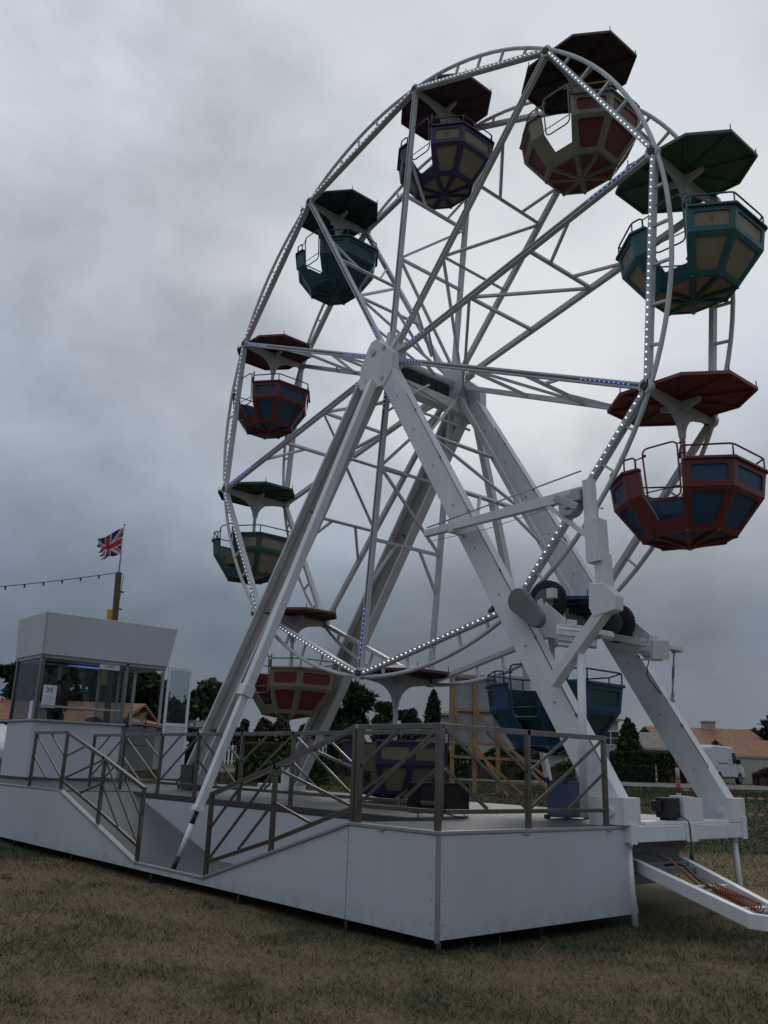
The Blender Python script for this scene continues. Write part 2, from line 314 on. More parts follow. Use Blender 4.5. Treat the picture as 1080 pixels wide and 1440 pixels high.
# ================================================================ FERRIS WHEEL
RW = 5.6; HZ = 8.617; HW = .8; A0 = R(48.937)
def node_ang(k): return A0 - k * PI / 5
def wp(r, a, y): return Vector((r * math.cos(a), y, r * math.sin(a)))      # local to the hub
wheel = thing('ferris_wheel', 'tall white ten-spoke wheel strung with small white lamps between two leg frames', 'ferris wheel', (0, 0, HZ))
def spaced(p, q, n, a=.04, b=.96): return [p.lerp(q, a + (b - a) * (i + .5) / n) for i in range(n)]
for side in (-1, 1):
    y = side * HW
    for k in range(10):
        a = node_ang(k); b = node_ang(k + 1); P = wp(RW, a, y); Q = wp(RW, b, y)
        mb = MB(); mb.beam(P, Q, .07, .11, (0, 1, 0))
        arc = [wp(RW + .03, a + (b - a) * i / 12, y) for i in range(13)]
        mb.tube(arc, .034, 8, caps=False)
        for i in range(1, 6):
            t = i / 6; c = P.lerp(Q, t); an = math.atan2(c.z, c.x); mb.beam(c, wp(RW + .02, a + (b - a) * t, y), .035, .04, (0, 1, 0))
        # node plate
        n_ = Vector((0, side, 0)); mb.tube([wp(RW - .02, a, y - .055), wp(RW - .02, a, y + .055)], .10, 12)
        seg = mb.build('rim_segment', M['wheelwhite'], wheel)
        nd = MB(); nd.tube([wp(RW - .02, a, y + side * .055), wp(RW - .02, a, y + side * .075)], .055, 10); nd.build('bolt_cap', M['dark'], seg)
        if side < 0:
            lb = MB(); off_ = Vector((0, -.0565, 0)); lb.beam(P + off_, Q + off_, .034, .006, (0, 1, 0), mi=1)
            for c in spaced(P, Q, 31, .03, .97):
                yy = y - .058; lb.tube([(c.x, yy + .004, c.z), (c.x, yy - .014, c.z)], (.0105 if k in (1, 2, 3, 4, 0) else .0065) * random.uniform(.85, 1.1), 8)
            lb.build('light_strip', [M['led'], M['trim']], seg)
        # spokes
        H = wp(.22, a, y); mb = MB(); E_ = wp(RW - .08, a, y); mb.beam(H, E_, .085, .085, (0, 1, 0)); sp = mb.build('spoke', M['wheelwhite'], wheel)
        if side < 0:
            off = MB(); blue = MB(); n = 62; off.beam(H + Vector((0, -.0455, 0)), E_ + Vector((0, -.0455, 0)), .03, .006, (0, 1, 0))
            blue_outer = k in (1, 2, 4, 6, 7)
            for i in range(n):
                t = (i + .5) / n; c = H.lerp(E_, .02 + .95 * t); yy = y - .046
                tgt = blue if ((t < .13 and k not in (5, 9)) or (blue_outer and t > .83 and k != 7) or (k == 7 and (t > .82 or t < .22))) else off
                tgt.tube([(c.x, yy + .004, c.z), (c.x, yy - .008, c.z)], .011, 6)
            off.build('unlit_light_strip', M['ledoff'], sp)
            if blue.v: blue.build('light_strip', M['ledblue'], sp)
# cross bracing between the two rings, one ladder per spoke pair
for k in range(10):
    a = node_ang(k); mb = MB(); t = Vector((-math.sin(a), 0, math.cos(a)))
    def Pn(r, f): return wp(r, a, -HW + 2 * HW * f)
    for r, ww in ((3.3, .055), (2.0, .05)): mb.beam(Pn(r, 0), Pn(r, 1), ww, ww, t)
    mb.beam(Pn(4.12, 0), Pn(3.3, .33), .04, .045, t); mb.beam(Pn(4.05, 1), Pn(3.3, .68), .04, .045, t)
    mb.beam(Pn(2.0, 0), Pn(3.3, 1), .045, .045, t); mb.beam(Pn(2.0, 0), Pn(.3, 1), .045, .045, t)
    mb.beam(Pn(1.0, 0), Pn(.35, .5), .04, .04, t)
    mb.build('cross_brace', M['wheelwhite'], wheel)
# hub
mb = MB()
for s in (-1, 1): mb.tube([(0, s * .72, 0), (0, s * .88, 0)], .34, 24); mb.tube([(0, s * .88, 0), (0, s * 1.12, 0)], .13, 16)
mb.tube([(0, -1.0, 0), (0, 1.0, 0)], .11, 16)
for s in (-1, 1):
    for k in range(10):
        a = node_ang(k); mb.beam(wp(.1, a, s * .9), wp(.5, a, s * .86), .10, .05, (0, 1, 0))
hubo = mb.build('hub', M['wheelwhite'], wheel)
mb = MB()
for i in range(3):
    y0 = -.55 + i * .38; mb.box((-.16, y0, -.36), (.16, y0 + .33, -.12))
    for j in range(6): mb.box((-.18, y0 + .03 + j * .05, -.37), (.18, y0 + .05 + j * .05, -.13))
mb.tube([(0.05, .5, -.3), (.1, .62, -.5), (.05, .7, -.3)], .012, 6)
mb.build('power_box', M['dark'], hubo)

# ---------------------------------------------------------------- cabins
ROOF = [(.92, .36), (.46, .74), (-.46, .74), (-.92, .36), (-.92, -.36), (-.46, -.74), (.46, -.74), (.92, -.36)]
RIM = [(.90, .40), (.43, .77), (-.43, .77), (-.90, .40), (-.90, -.40), (-.43, -.77), (.43, -.77), (.90, -.40)]
ZR, ZB, ZL, ZC = -1.09, -1.43, -1.90, -1.99
def ring(s, z): return [Vector((x * s, y * s, z)) for x, y in RIM]
def inset_panel(mb, poly, margin, depth, rc=.05, seg=3):
    # framed recessed panel in a planar polygon: mat 0 frame, mat 1 panel
    n = len(poly); c = sum(poly, Vector()) / n; nrm = Vector()
    for i in range(n): nrm += (poly[i] - c).cross(poly[(i + 1) % n] - c)
    nrm.normalize(); inn = []
    for i in range(n):
        p0, p1, p2 = poly[i - 1], poly[i], poly[(i + 1) % n]
        d0 = (p0 - p1).normalized(); d2 = (p2 - p1).normalized(); sn = d0.cross(d2).length
        if sn < 1e-3: sn = 1e-3
        inn.append(p1 + (d0 + d2) * (margin / sn))
    ringp = []
    for i in range(n):
        p0, p1, p2 = inn[i - 1], inn[i], inn[(i + 1) % n]; d0 = p0 - p1; d2 = p2 - p1; r_ = min(rc, d0.length * .4, d2.length * .4)
        a = p1 + d0.normalized() * r_; b = p1 + d2.normalized() * r_
        for j in range(seg + 1):
            t = j / seg; ringp.append((a * (1 - t) ** 2 + p1 * (2 * t * (1 - t)) + b * t ** 2))
    m = len(ringp); vs = list(poly) + ringp + [p - nrm * depth for p in ringp]; s1 = seg + 1
    F0 = []
    for i in range(n):
        for j in range(seg): F0.append((i, n + i * s1 + j + 1, n + i * s1 + j)[::-1])
        a = n + i * s1 + seg; b = n + ((i + 1) % n) * s1; F0.append((i, (i + 1) % n, b, a))
    F0 += [(n + i, n + (i + 1) % m, n + m + (i + 1) % m, n + m + i) for i in range(m)]
    mb.add(vs, F0, 0); o = len(mb.v) - len(vs)
    mb.f.append([o + n + m + i for i in range(m)]); mb.m.append(1); mb.sm.append(False)
def make_tub():
    mb = MB(); A = ring(1, ZR); B = ring(.955, ZB); C_ = ring(.60, ZL); ctr = Vector((0, 0, ZC))
    for i in range(8):
        j = (i + 1) % 8
        if i == 5: continue
        inset_panel(mb, [A[j], A[i], B[i], B[j]], .068, .02, .05)
        inset_panel(mb, [B[j], B[i], C_[i], C_[j]], .066, .02, .05)
    for i in range(8):
        j = (i + 1) % 8; inset_panel(mb, [C_[j], C_[i], ctr], .045, .018, .03)
    # front face (between corners 5 and 6) with the doorway
    a5, a6, b5, b6, c5, c6 = A[5], A[6], B[5], B[6], C_[5], C_[6]
    def L_(p, q, t): return p.lerp(q, t)
    zc = .66    # doorway foot down the sloping lower facet
    m5 = L_(b5, c5, zc); m6 = L_(b6, c6, zc)
    jl, jb, jm = L_(a5, a6, .26), L_(b5, b6, .28), L_(m5, m6, .36); kl, kb, km = L_(a5, a6, .965), L_(b5, b6, .96), L_(m5, m6, .90)
    for q in ([a5, jl, jb, b5], [b5, jb, jm, m5], [kl, a6, b6, kb], [kb, b6, m6, km], [m5, m6, c6, c5]): mb.add(q[::-1], [(0, 1, 2, 3)][::-1], 0)
    # door reveal (thickness)
    inn = Vector((0, .05, 0)); path = [jl, jb, jm, km, kb, kl]
    for i in range(5): mb.add([path[i], path[i + 1], path[i + 1] + inn, path[i] + inn], [(0, 1, 2, 3)], 0)
    # inner shell
    Ai = ring(.945, ZR); Bi = ring(.90, ZB + .02); Ci = ring(.56, ZL + .06); ci = Vector((0, 0, ZL + .06))
    for i in range(8):
        j = (i + 1) % 8
        if i != 5: mb.add([Ai[i], Ai[j], Bi[j], Bi[i]], [(0, 1, 2, 3)], 1); mb.add([Bi[i], Bi[j], Ci[j], Ci[i]], [(0, 1, 2, 3)], 1)
        mb.add([Ci[i], Ci[j], ci], [(0, 1, 2)], 2)
    sh = [p + inn for p in (jl, jb, jm, km, kb, kl)]
    mb.add([Ai[5], Bi[5], sh[1], sh[0]], [(0, 1, 2, 3)], 1); mb.add([Bi[5], Ci[5], sh[2], sh[1]], [(0, 1, 2, 3)], 1)
    mb.add([Ai[6], sh[5], sh[4], Bi[6]], [(0, 1, 2, 3)], 1); mb.add([Bi[6], sh[4], sh[3], Ci[6]], [(0, 1, 2, 3)], 1)
    mb.add([sh[2], Ci[5], Ci[6], sh[3]], [(0, 1, 2, 3)], 1)
    # bottom bump rail ribs
    for i in range(8): mb.beam(C_[i] + Vector((0, 0, -.004)), ctr + Vector((0, 0, -.012)), .045, .02)
    mb.tube([ctr + Vector((0, 0, .02)), ctr - Vector((0, 0, .03))], .06, 10)
    return mb
def make_coaming():
    mb = MB(); s0, s1 = ring(.94, ZR - .005), ring(1.035, ZR - .005)
    order = [6, 7, 0, 1, 2, 3, 4, 5]
    def quadpath(lo, hi):
        for a, b in zip(range(len(lo) - 1), range(1, len(lo))):
            z = Vector((0, 0, .035)); P = [lo[a], lo[b], hi[b], hi[a]]; mb.add(P + [p + z for p in P], [(0, 3, 2, 1)[::-1], (4, 5, 6, 7), (0, 1, 5, 4), (1, 2, 6, 5), (2, 3, 7, 6), (3, 0, 4, 7)], 0)
    lo = [s0[i] for i in order]; hi = [s1[i] for i in order]
    lo.append(s0[5].lerp(s0[6], .26)); hi.append(s1[5].lerp(s1[6], .26))
    quadpath(lo, hi); return mb
def fillet(pts, r, n=3, closed=False):
    pts = [Vector(p) for p in pts]; out = []
    k = len(pts)
    for i, p in enumerate(pts):
        if not closed and i in (0, k - 1): out.append(p); continue
        a = pts[i - 1] - p; b = pts[(i + 1) % k] - p; rr = min(r, a.length * .45, b.length * .45); A_ = p + a.normalized() * rr; B_ = p + b.normalized() * rr
        for j in range(n + 1):
            t = j / n; out.append(A_ * (1 - t) ** 2 + p * 2 * t * (1 - t) + B_ * t ** 2)
    return out
def make_handrail():
    mb = MB(); T = ring(.985, ZR + .19); Bt = ring(.985, ZR + .02)
    pth = [Bt[6].lerp(Bt[5], .05), T[6].lerp(T[5], .04)] + [T[i] for i in (7, 0, 1, 2, 3, 4)] + [T[5], T[5].lerp(T[6], .2), Bt[5].lerp(Bt[6], .2)]
    mb.tube(fillet(pth, .06), .013, 7)
    for i in (7, 0, 1, 2, 3, 4, 5): mb.tube([Bt[i], T[i]], .011, 6)
    return mb
def make_gate():
    mb = MB(); y = -.775; q = [(-.14, y, ZR + .26), (.36, y, ZR + .26), (.36, y + .03, ZR - .45), (-.10, y + .03, ZR - .45)]
    mb.tube(fillet(q, .09, 4, True), .012, 7, closed=True)
    mb.tube([(-.13, y + .02, ZR - .32), (.36, y + .02, ZR - .32)], .009, 6)
    mb.tube([(-.26, y, ZR + .14), (-.10, y, ZR + .16)], .010, 6); mb.sphere((-.09, y - .02, ZR + .16), .022, 8)
    mb.tube([(.36, y, ZR + .22), (.45, y, ZR + .22)], .010, 6); mb.tube([(.36, y, ZR + .08), (.45, y, ZR + .08)], .010, 6)
    mb.tube([(.45, y, ZR + .26), (.45, y, ZR + .02)], .014, 6); return mb
def make_roof():
    mb = MB(); z0 = .035; P = [Vector((x, y, z0)) for x, y in ROOF]; t = Vector((0, 0, .045)); ap = Vector((0, 0, z0 + .19)); un = Vector((0, 0, z0 + .055))
    for i in range(8):
        j = (i + 1) % 8
        mb.add([P[i], P[j], P[j] + t, P[i] + t], [(0, 1, 2, 3)], 0); mb.add([P[i] + t, P[j] + t, ap], [(0, 1, 2)], 0)
        q, q2 = P[i] * .96, P[j] * .96; q.z = q2.z = z0; mb.add([P[i], q, q2, P[j]], [(0, 1, 2, 3)], 0); up_, up2 = q + Vector((0, 0, .03)), q2 + Vector((0, 0, .03))
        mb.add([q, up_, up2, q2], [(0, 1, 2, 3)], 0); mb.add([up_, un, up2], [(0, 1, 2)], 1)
        mb.beam(P[i] * .97 + Vector((0, 0, .012)), un + Vector((0, 0, -.01)), .03, .03, mi=1)
    return mb
def make_hanger():
    mb = MB(); prof = [(-.80, .03), (-.80, -.06), (-.62, -.09)]
    for i in range(7):
        t = i / 6; prof.append((-.48 + .43 * math.sin(t * PI / 2), -.11 - .38 * (1 - math.cos(t * PI / 2))))
    prof += [(-y, z) for y, z in prof[::-1]]
    left = [(-.025, y, z) for y, z in prof]; mb.prism(left, (.05, 0, 0))
    mb.tube([(0, -.84, -.01), (0, -.70, -.01)], .055, 10); mb.tube([(0, .84, -.01), (0, .70, -.01)], .055, 10)
    for s in (-1, 1):
        q = [(s * .025, -.02, -.12), (s * .30, -.02, -.03), (s * .30, -.02, .03), (s * .025, -.02, .03)]; mb.prism(q, (0, .04, 0))
    mb.tube([(0, 0, -.3), (0, 0, ZL + .02)], .04, 12); return mb
def make_seat():
    mb = MB()
    for s in (-1, 1): mb.box((s * .34, -.30, -1.55), (s * .62, .34, -1.50)); mb.box((s * .60, -.30, -1.50), (s * .64, .34, -1.16))
    mb.box((-.40, .30, -1.56), (.40, .44, -1.51)); mb.box((-.36, -.2, -1.86), (.36, .3, -1.56))
    return mb
ME = {}
for nm, fn in (('tub', make_tub), ('coaming', make_coaming), ('handrail', make_handrail), ('gate', make_gate), ('roof', make_roof), ('hanger', make_hanger), ('seat', make_seat)):
    o = fn().build(nm, [M['white'], M['white'], M['white']]); ME[nm] = o.data; bpy.data.objects.remove(o)
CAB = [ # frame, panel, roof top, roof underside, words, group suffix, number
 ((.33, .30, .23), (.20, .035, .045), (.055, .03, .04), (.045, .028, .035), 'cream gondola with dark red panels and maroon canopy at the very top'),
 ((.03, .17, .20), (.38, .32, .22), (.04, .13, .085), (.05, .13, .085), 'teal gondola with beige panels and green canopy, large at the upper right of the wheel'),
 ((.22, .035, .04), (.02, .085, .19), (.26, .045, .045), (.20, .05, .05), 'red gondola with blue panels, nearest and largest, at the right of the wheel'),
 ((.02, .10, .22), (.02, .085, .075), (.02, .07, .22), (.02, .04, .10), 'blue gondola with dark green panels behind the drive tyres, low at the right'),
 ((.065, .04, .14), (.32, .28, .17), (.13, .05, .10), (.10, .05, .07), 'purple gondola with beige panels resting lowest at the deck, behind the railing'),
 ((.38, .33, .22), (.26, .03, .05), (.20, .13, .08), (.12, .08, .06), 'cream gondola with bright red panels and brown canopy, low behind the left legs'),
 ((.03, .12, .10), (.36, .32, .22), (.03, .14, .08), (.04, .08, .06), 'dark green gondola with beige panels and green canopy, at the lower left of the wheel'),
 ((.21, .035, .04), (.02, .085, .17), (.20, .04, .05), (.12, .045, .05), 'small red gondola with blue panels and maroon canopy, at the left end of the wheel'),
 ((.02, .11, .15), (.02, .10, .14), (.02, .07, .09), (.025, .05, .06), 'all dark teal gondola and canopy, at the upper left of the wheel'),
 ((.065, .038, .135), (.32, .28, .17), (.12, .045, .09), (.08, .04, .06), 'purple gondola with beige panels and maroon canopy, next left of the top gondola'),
]
CABINS = []
def child(name, me, mats, parent):
    me = me.copy()
    for i in range(3): me.materials[i] = mats[min(i, len(mats) - 1)]
    o = bpy.data.objects.new(name, me); COL.objects.link(o); o.parent = parent; return o
for k, (fc, pc, rc, uc, lab) in enumerate(CAB):
    a = node_ang(k); p = wp(RW - .02, a, 0); root = thing('gondola', lab, 'gondola', (p.x, 0, HZ + p.z), 0, 'gondolas hanging from the ferris wheel')
    fc = tuple(c * .72 for c in fc); pc = tuple(c * .74 for c in pc)
    fm = mat('gondola_frame_paint', fc, .42, var=.12, scale=4, dirt=(.05, .045, .04), dirt_amt=.35, dscale=4, bump=.08, bscale=30)
    pm = mat('gondola_panel_paint', pc, .5, var=.12, scale=3, dirt=(.06, .055, .05), dirt_amt=.4, dscale=3, bump=.08, bscale=30)
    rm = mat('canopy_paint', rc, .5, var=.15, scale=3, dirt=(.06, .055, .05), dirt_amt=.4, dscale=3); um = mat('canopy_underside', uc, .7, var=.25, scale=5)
    tub = child('tub', ME['tub'], [fm, pm, M['dark']], root)
    c = child('coaming', ME['coaming'], [fm], root); b = c.modifiers.new('b', 'BEVEL'); b.width = .006; b.segments = 2
    child('handrail', ME['handrail'], [fm], root)
    if k not in (4,): child('gate', ME['gate'], [fm], root)
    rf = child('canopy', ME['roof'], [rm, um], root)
    child('hanger', ME['hanger'], [M['wheelwhite']], root); child('seat', ME['seat'], [pm], root)
    for (i, j) in ((0, 7), (1, 7)):
        pass
    sp = MB()
    for i in (7, 0, 5): x, y = ROOF[i]; sp.tube([(x * .98, y * .98, .07), (x * .98, y * .98, .17)], .008, 5)
    sp.build('lamp_spike', M['dark'], rf)
    A = ring(1, ZR); B = ring(.955, ZB)
    ink = mat('faded_number', tuple(c * .45 + .07 for c in pc) if sum(pc) < .6 else tuple(c * .55 for c in pc), .7)
    for (i, j) in ((6, 7), (4, 5)):
        c0 = (A[i] + A[j] + B[i] + B[j]) / 4; xd = A[j] - A[i]; nr = xd.cross(A[i] - B[i]).normalized()
        if nr.dot(Vector((c0.x, c0.y, 0))) < 0: nr = -nr
        text_mesh('number', str(k + 1), .115, ink, frame_mat(c0 + nr * -.0185, xd, nr), tub)
    CABINS.append(root)

# ================================================================ SUPPORT FRAME
frame = thing('support_frame', 'white A-shaped leg frames with sloping side props carrying the wheel hub over the deck', 'support frame', (0, 0, 0))
LEGX = (.55, 4.85)
for s in (-1, 1):
    yt = s * 1.08; yb = s * 1.2
    # right leg: closed box girder
    mb = MB(); p = Vector((.30, yt, 8.15)); q = Vector((4.72, yb, 1.12)); mb.beam(p, q, .20, .36, (0, 1, 0) if False else (-.85, 0, -.53))
    lg = mb.build('leg', M['white'], frame, .012)
    bb = MB(); dl = (q - p)
    for i in range(9):
        c = p + dl * (.08 + i * .105); bb.tube([(c.x, c.y - .103, c.z), (c.x, c.y - .116, c.z)], .014, 6)
    bb.build('leg_bolt', M['trim'], lg)
    cc = MB(); cc.tube([p + dl * .10 + Vector((.17, -.112, .10)), p + dl * .93 + Vector((.17, -.112, .10))], .008, 5)
    for i in range(6): c = p + dl * (.15 + i * .14) + Vector((.17, -.112, .10)); cc.beam(c, c + dl.normalized() * .03, .03, .022, (0, 1, 0))
    cc.build('conduit', M['greycover'], lg)
    # left leg: open U channel, web facing out and two flanges
    mb = MB(); p = Vector((-.12, yt, 8.05)); q = Vector((-5.05, yb, 1.12)); d = (q - p).normalized(); nrm = Vector((-d.z, 0, d.x))
    if nrm.z < 0: nrm = -nrm
    p = p + nrm * .07; q = q + nrm * .07
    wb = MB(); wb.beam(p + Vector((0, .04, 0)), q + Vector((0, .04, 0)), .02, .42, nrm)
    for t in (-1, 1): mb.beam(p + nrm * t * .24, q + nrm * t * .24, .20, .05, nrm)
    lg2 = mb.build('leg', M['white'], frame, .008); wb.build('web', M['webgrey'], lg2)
    b = MB()
    for tt in (.86, .55, .3): c = p.lerp(q, tt); b.tube([(c.x, c.y - s * .02, c.z), (c.x, c.y + s * .06, c.z)], .05 if tt > .8 else .02, 12)
    b.build('pivot_bolt', M['dark'], lg2)
    sp = MB()
    for i in range(7): c = p.lerp(q, .5 + i * .055) + nrm * .26; sp.tube([c, c + nrm * .06], .012, 6)
    sp.build('stud', M['trim'], lg2)
    # hub plate
    pl = [(-.16, 8.74), (-.08, 8.84), (.06, 8.86), (.14, 8.80), (.46, 8.52), (.50, 8.46), (.51, 8.12), (.36, 7.92), (.28, 7.88), (-.32, 7.98), (-.38, 8.06), (-.34, 8.44)]
    mb = MB(); yp = s * 1.2 if s < 0 else 1.02; mb.prism([(x, yp, z) for x, z in pl], (0, .17, 0)); hp = mb.build('hub_plate', M['white'], frame, .012)
    b = MB(); yo = yp if s < 0 else yp + .17
    for x, z in ((.28, 8.62), (.25, 8.05), (-.15, 8.1)): b.tube([(x, yo - .02, z), (x, yo + .02, z)], .045, 10)
    b.tube([(0, yo - .025, HZ), (0, yo + .025, HZ)], .065, 16)
    b.build('plate_bolt', M['trim'], hp)
    # side prop: square tube sliding on a round striped foot
    top = Vector((.15, s * 1.32, 7.95)); foot = Vector((-.45 if s < 0 else -.1, s * 3.95, .17)); d = (foot - top)
    mb = MB(); m1 = top + d * .69; m2 = top + d * .905
    mb.beam(top, m1, .13, .13, (1, 0, 0)); mb.beam(m1, m2, .105, .105, (1, 0, 0)); mb.beam(top + d * .68, top + d * .70, .18, .18, (1, 0, 0)); mb.beam(m2 - d * .008, m2, .14, .14, (1, 0, 0))
    pr = mb.build('side_prop', M['white'], frame, .006)
    mb = MB()
    pts = [0, .22, .78, 1.0]; dd = foot - m2
    for i, (a_, b_) in enumerate(zip(pts[:-1], pts[1:])): mb.tube([m2 + dd * a_, m2 + dd * b_], .034, 12, mi=0 if i != 1 else 1)
    mb.tube([foot, foot + Vector((0, 0, -.02))], .06, 12); mb.build('striped_foot', [M['black'], M['white']], pr)
    # foot brackets
    mb = MB(); mb.prism([(4.42, yb - .16, 1.04), (4.90, yb - .16, 1.04), (4.90, yb - .16, 1.34), (4.42, yb - .16, 1.34)], (0, .04, 0)); mb.prism([(4.42, yb + .12, 1.04), (4.90, yb + .12, 1.04), (4.90, yb + .12, 1.34), (4.42, yb + .12, 1.34)], (0, .04, 0)); mb.box((4.86, yb - .118, 1.041), (4.898, yb + .118, 1.338))
    mb.tube([(4.72, yb - .19, 1.18), (4.72, yb + .19, 1.18)], .05, 12); mb.build('foot_bracket', M['white'], frame, .006)
    mb = MB(); mb.box((-5.35, yb - .16, 1.04), (-4.8, yb + .16, 1.16)); mb.box((-5.3, yb - .14, 1.16), (-4.85, yb - .1, 1.5)); mb.box((-5.3, yb + .1, 1.16), (-4.85, yb + .14, 1.5)); mb.build('foot_bracket', M['dark'] if s < 0 else M['white'], frame)
mb = MB(); mb.box((-.02, -1.02, 8.02), (.2, 1.02, 8.24)); mb.build('cross_beam', M['white'], frame, .01)
mb = MB(); mb.tube([(.35, -1.0, 8.15), (.2, 1.0, 7.95)], .03, 8); mb.tube([(.4, -1.0, 7.6), (.25, 1.0, 7.7)], .025, 8); mb.build('tie_rod', M['white'], frame)

# end beam with jacks
mb = MB(); mb.box((4.62, -1.27, .86), (4.90, 1.30, 1.035)); mb.box((4.64, -.9, 1.037), (4.86, 1.0, 1.075)); mb.box((4.9, -.12, .84), (4.93, .12, 1.06)); mb.box((4.89, 1.22, .84), (4.93, 1.32, 1.12)); mb.box((4.89, -1.27, .84), (4.92, -1.15, 1.06))
mb.prism([(4.66, -.05, 1.077), (4.66, .38, 1.077), (4.66, .38, 1.33), (4.66, .08, 1.36), (4.66, -.05, 1.36)], (.2, 0, 0))
eb = mb.build('end_beam', M['white'], frame, .008)
for y in (-1.17, 1.19):
    mb = MB(); mb.tube([(4.80, y, .86), (4.85, y, -.03)], .038, 14); mb.tube([(4.8, y, .86), (4.802, y, .80)], .052, 14); mb.build('jack', M['white'], frame)

# drive units and erecting mast on the right legs
M['belt'] = M['greycover']
def tyre(parent, c, r=.33, wdt=.19):
    mb = MB(); n = 36; prof = [(-.5, .62), (-.5, .86), (-.42, .96), (-.25, 1.0), (.25, 1.0), (.42, .96), (.5, .86), (.5, .62)]
    vs = []; fs = []
    for i in range(n):
        a = 2 * PI * i / n
        for (yy, rr) in prof: vs.append((c[0] + r * rr * math.cos(a), c[1] + yy * wdt, c[2] + r * rr * math.sin(a)))
    k = len(prof)
    for i in range(n):
        for j in range(k - 1): fs.append((i * k + j, i * k + j + 1, ((i + 1) % n) * k + j + 1, ((i + 1) % n) * k + j))
    mb.add(vs, fs, 0, True)
    for i in range(n):
        a = 2 * PI * i / n; mb.beam((c[0] + r * 1.0 * math.cos(a), c[1] - wdt * .3, c[2] + r * math.sin(a)), (c[0] + r * math.cos(a + .08), c[1] + wdt * .3, c[2] + r * math.sin(a + .08)), .022, .014, (math.cos(a), 0, math.sin(a)))
    t = mb.build('tyre', M['rubber'], parent)
    mb = MB(); mb.tube([(c[0], c[1] - wdt * .42, c[2]), (c[0], c[1] + wdt * .42, c[2])], r * .64, 24); mb.tube([(c[0], c[1] - wdt * .55, c[2]), (c[0], c[1] + wdt * .55, c[2])], r * .25, 12)
    for i in range(8): a = i * PI / 4; mb.tube([(c[0] + r * .42 * math.cos(a), c[1] - wdt * .46, c[2] + r * .42 * math.sin(a)), (c[0] + r * .42 * math.cos(a), c[1] - wdt * .42, c[2] + r * .42 * math.sin(a))], .022, 8)
    mb.build('wheel_rim', M['greycover'], t)
def motor(parent, p, d, r=.11, ln=.34):
    p = Vector(p); d = Vector(d).normalized(); mb = MB(); mb.tube([p, p + d * ln], r, 20)
    for i in range(12):
        a = 2 * PI * i / 12; u = d.orthogonal().normalized(); v = d.cross(u); o = (u * math.cos(a) + v * math.sin(a)) * (r + .006); mb.beam(p + o + d * .03, p + o + d * (ln - .06), .008, .02, o)
    e = p + d * ln; mb.tube([e, e + d * .07], r * 1.1, 20); mb.beam(p + d * ln * .4 + Vector((0, 0, r + .03)), p + d * ln * .75 + Vector((0, 0, r + .03)), .12, .08, (0, 0, 1))
    mb.beam(e + d * .05, e + d * .16, r * 1.9, r * 2.1, (0, 0, 1)); mb.beam(p + d * .02 - Vector((0, 0, r + .02)), p + d * (ln - .02) - Vector((0, 0, r + .02)), r * 1.5, .03, (0, 0, 1))
    mb.build('motor', M['white'], parent, .004)
def drive(s, label, cx, cz):
    y = s * .82; root = thing('friction_drive', label, 'drive unit', (3.5, y, 3.3), 0, None)
    def P(x, yy, z): return (x - 3.5, yy - y, z - 3.3)
    tyre(root, P(cx, y, cz), .28, .18)
    mb = MB(); yo = -s  # arm frame
    for yy in (y - .16, y + .16): mb.beam(P(3.25, yy, 3.55), P(4.35, yy, 3.28), .03, .10, (0, 0, 1))
    mb.beam(P(3.4, y - .18, 3.5), P(3.4, y + .18, 3.5), .1, .1); mb.beam(P(4.33, y - .2, 3.29), P(4.33, y + .2, 3.29), .06, .06)
    if s < 0: mb.beam(P(cx, y - .17, cz), P(3.6, y - .17, 3.48), .03, .08, (1, 0, 0))
    mb.beam(P(cx, y + .17, cz), P(3.6, y + .17, 3.48), .03, .12, (1, 0, 0))
    mb.prism([P(3.35, y + s * .2, 3.35), P(3.95, y + s * .2, 3.2), P(3.9, y + s * .2, 3.5), P(3.6, y + s * .2, 3.75)], (0, s * .03, 0))
    if s < 0: mb.box(P(3.60, y - .2, 3.80), P(3.71, y - .1, 3.93))
    mb.build('swing_arm', M['white'], root, .005)
    ms = P(3.72, y + s * .28, 3.46); motor(root, P(3.98, y - .12, 3.28) if s > 0 else P(3.82, y - .30, 3.30), (.75, -.55, -.12) if s > 0 else (.75, .6, -.1), .12, .36)
    # turnbuckle down to the leg
    tb = MB(); a = Vector(P(4.30, y + s * .05, 3.26)); b = Vector(P(3.98, s * 1.28, 2.62)) if s > 0 else Vector(P(3.86, -1.25, 2.72)); d = b - a
    tb.tube([a, b], .013, 6); tb.beam(a + d * .3, a + d * .55, .05, .02, (1, 0, 0)); tb.beam(a + d * .85, b, .05, .03, (1, 0, 0)); tb.sphere(a, .045, 8); tb.sphere(b, .04, 8); tb.build('turnbuckle', M['trim'], root)
    cb = MB(); p0 = Vector(P(3.95, y, 3.2)); cb.tube(fillet([p0, p0 + Vector((-.10, .02, -.25)), p0 + Vector((-.02, s * .25, -.5))], .25, 6), .008, 6); cb.build('cable', M['black'], root)
    return root, P
dn, Pd = drive(-1, 'friction drive tyre with motor and diamond-patterned grey oval belt cover on the near right leg', 3.46, 3.80)
df, _ = drive(1, 'friction drive tyre with white motor sticking out over the far right leg, turnbuckle hanging below', 3.42, 3.72)
mb = MB(); c1 = Vector(Pd(3.45, -1.44, 3.73)); c2 = Vector(Pd(3.74, -1.44, 3.46)); u = (c2 - c1).normalized(); v = Vector((-u.z, 0, u.x)); poly = []
for i in range(13): a = PI / 2 + PI * i / 12; poly.append(c1 + u * (.165 * math.cos(a)) + v * (.165 * math.sin(a)))
for i in range(13): a = -PI / 2 + PI * i / 12; poly.append(c2 + u * (.115 * math.cos(a)) + v * (.115 * math.sin(a)))
mb.prism(poly, (0, .10, 0)); mb.build('belt_cover', M['greycover'], dn, .015)

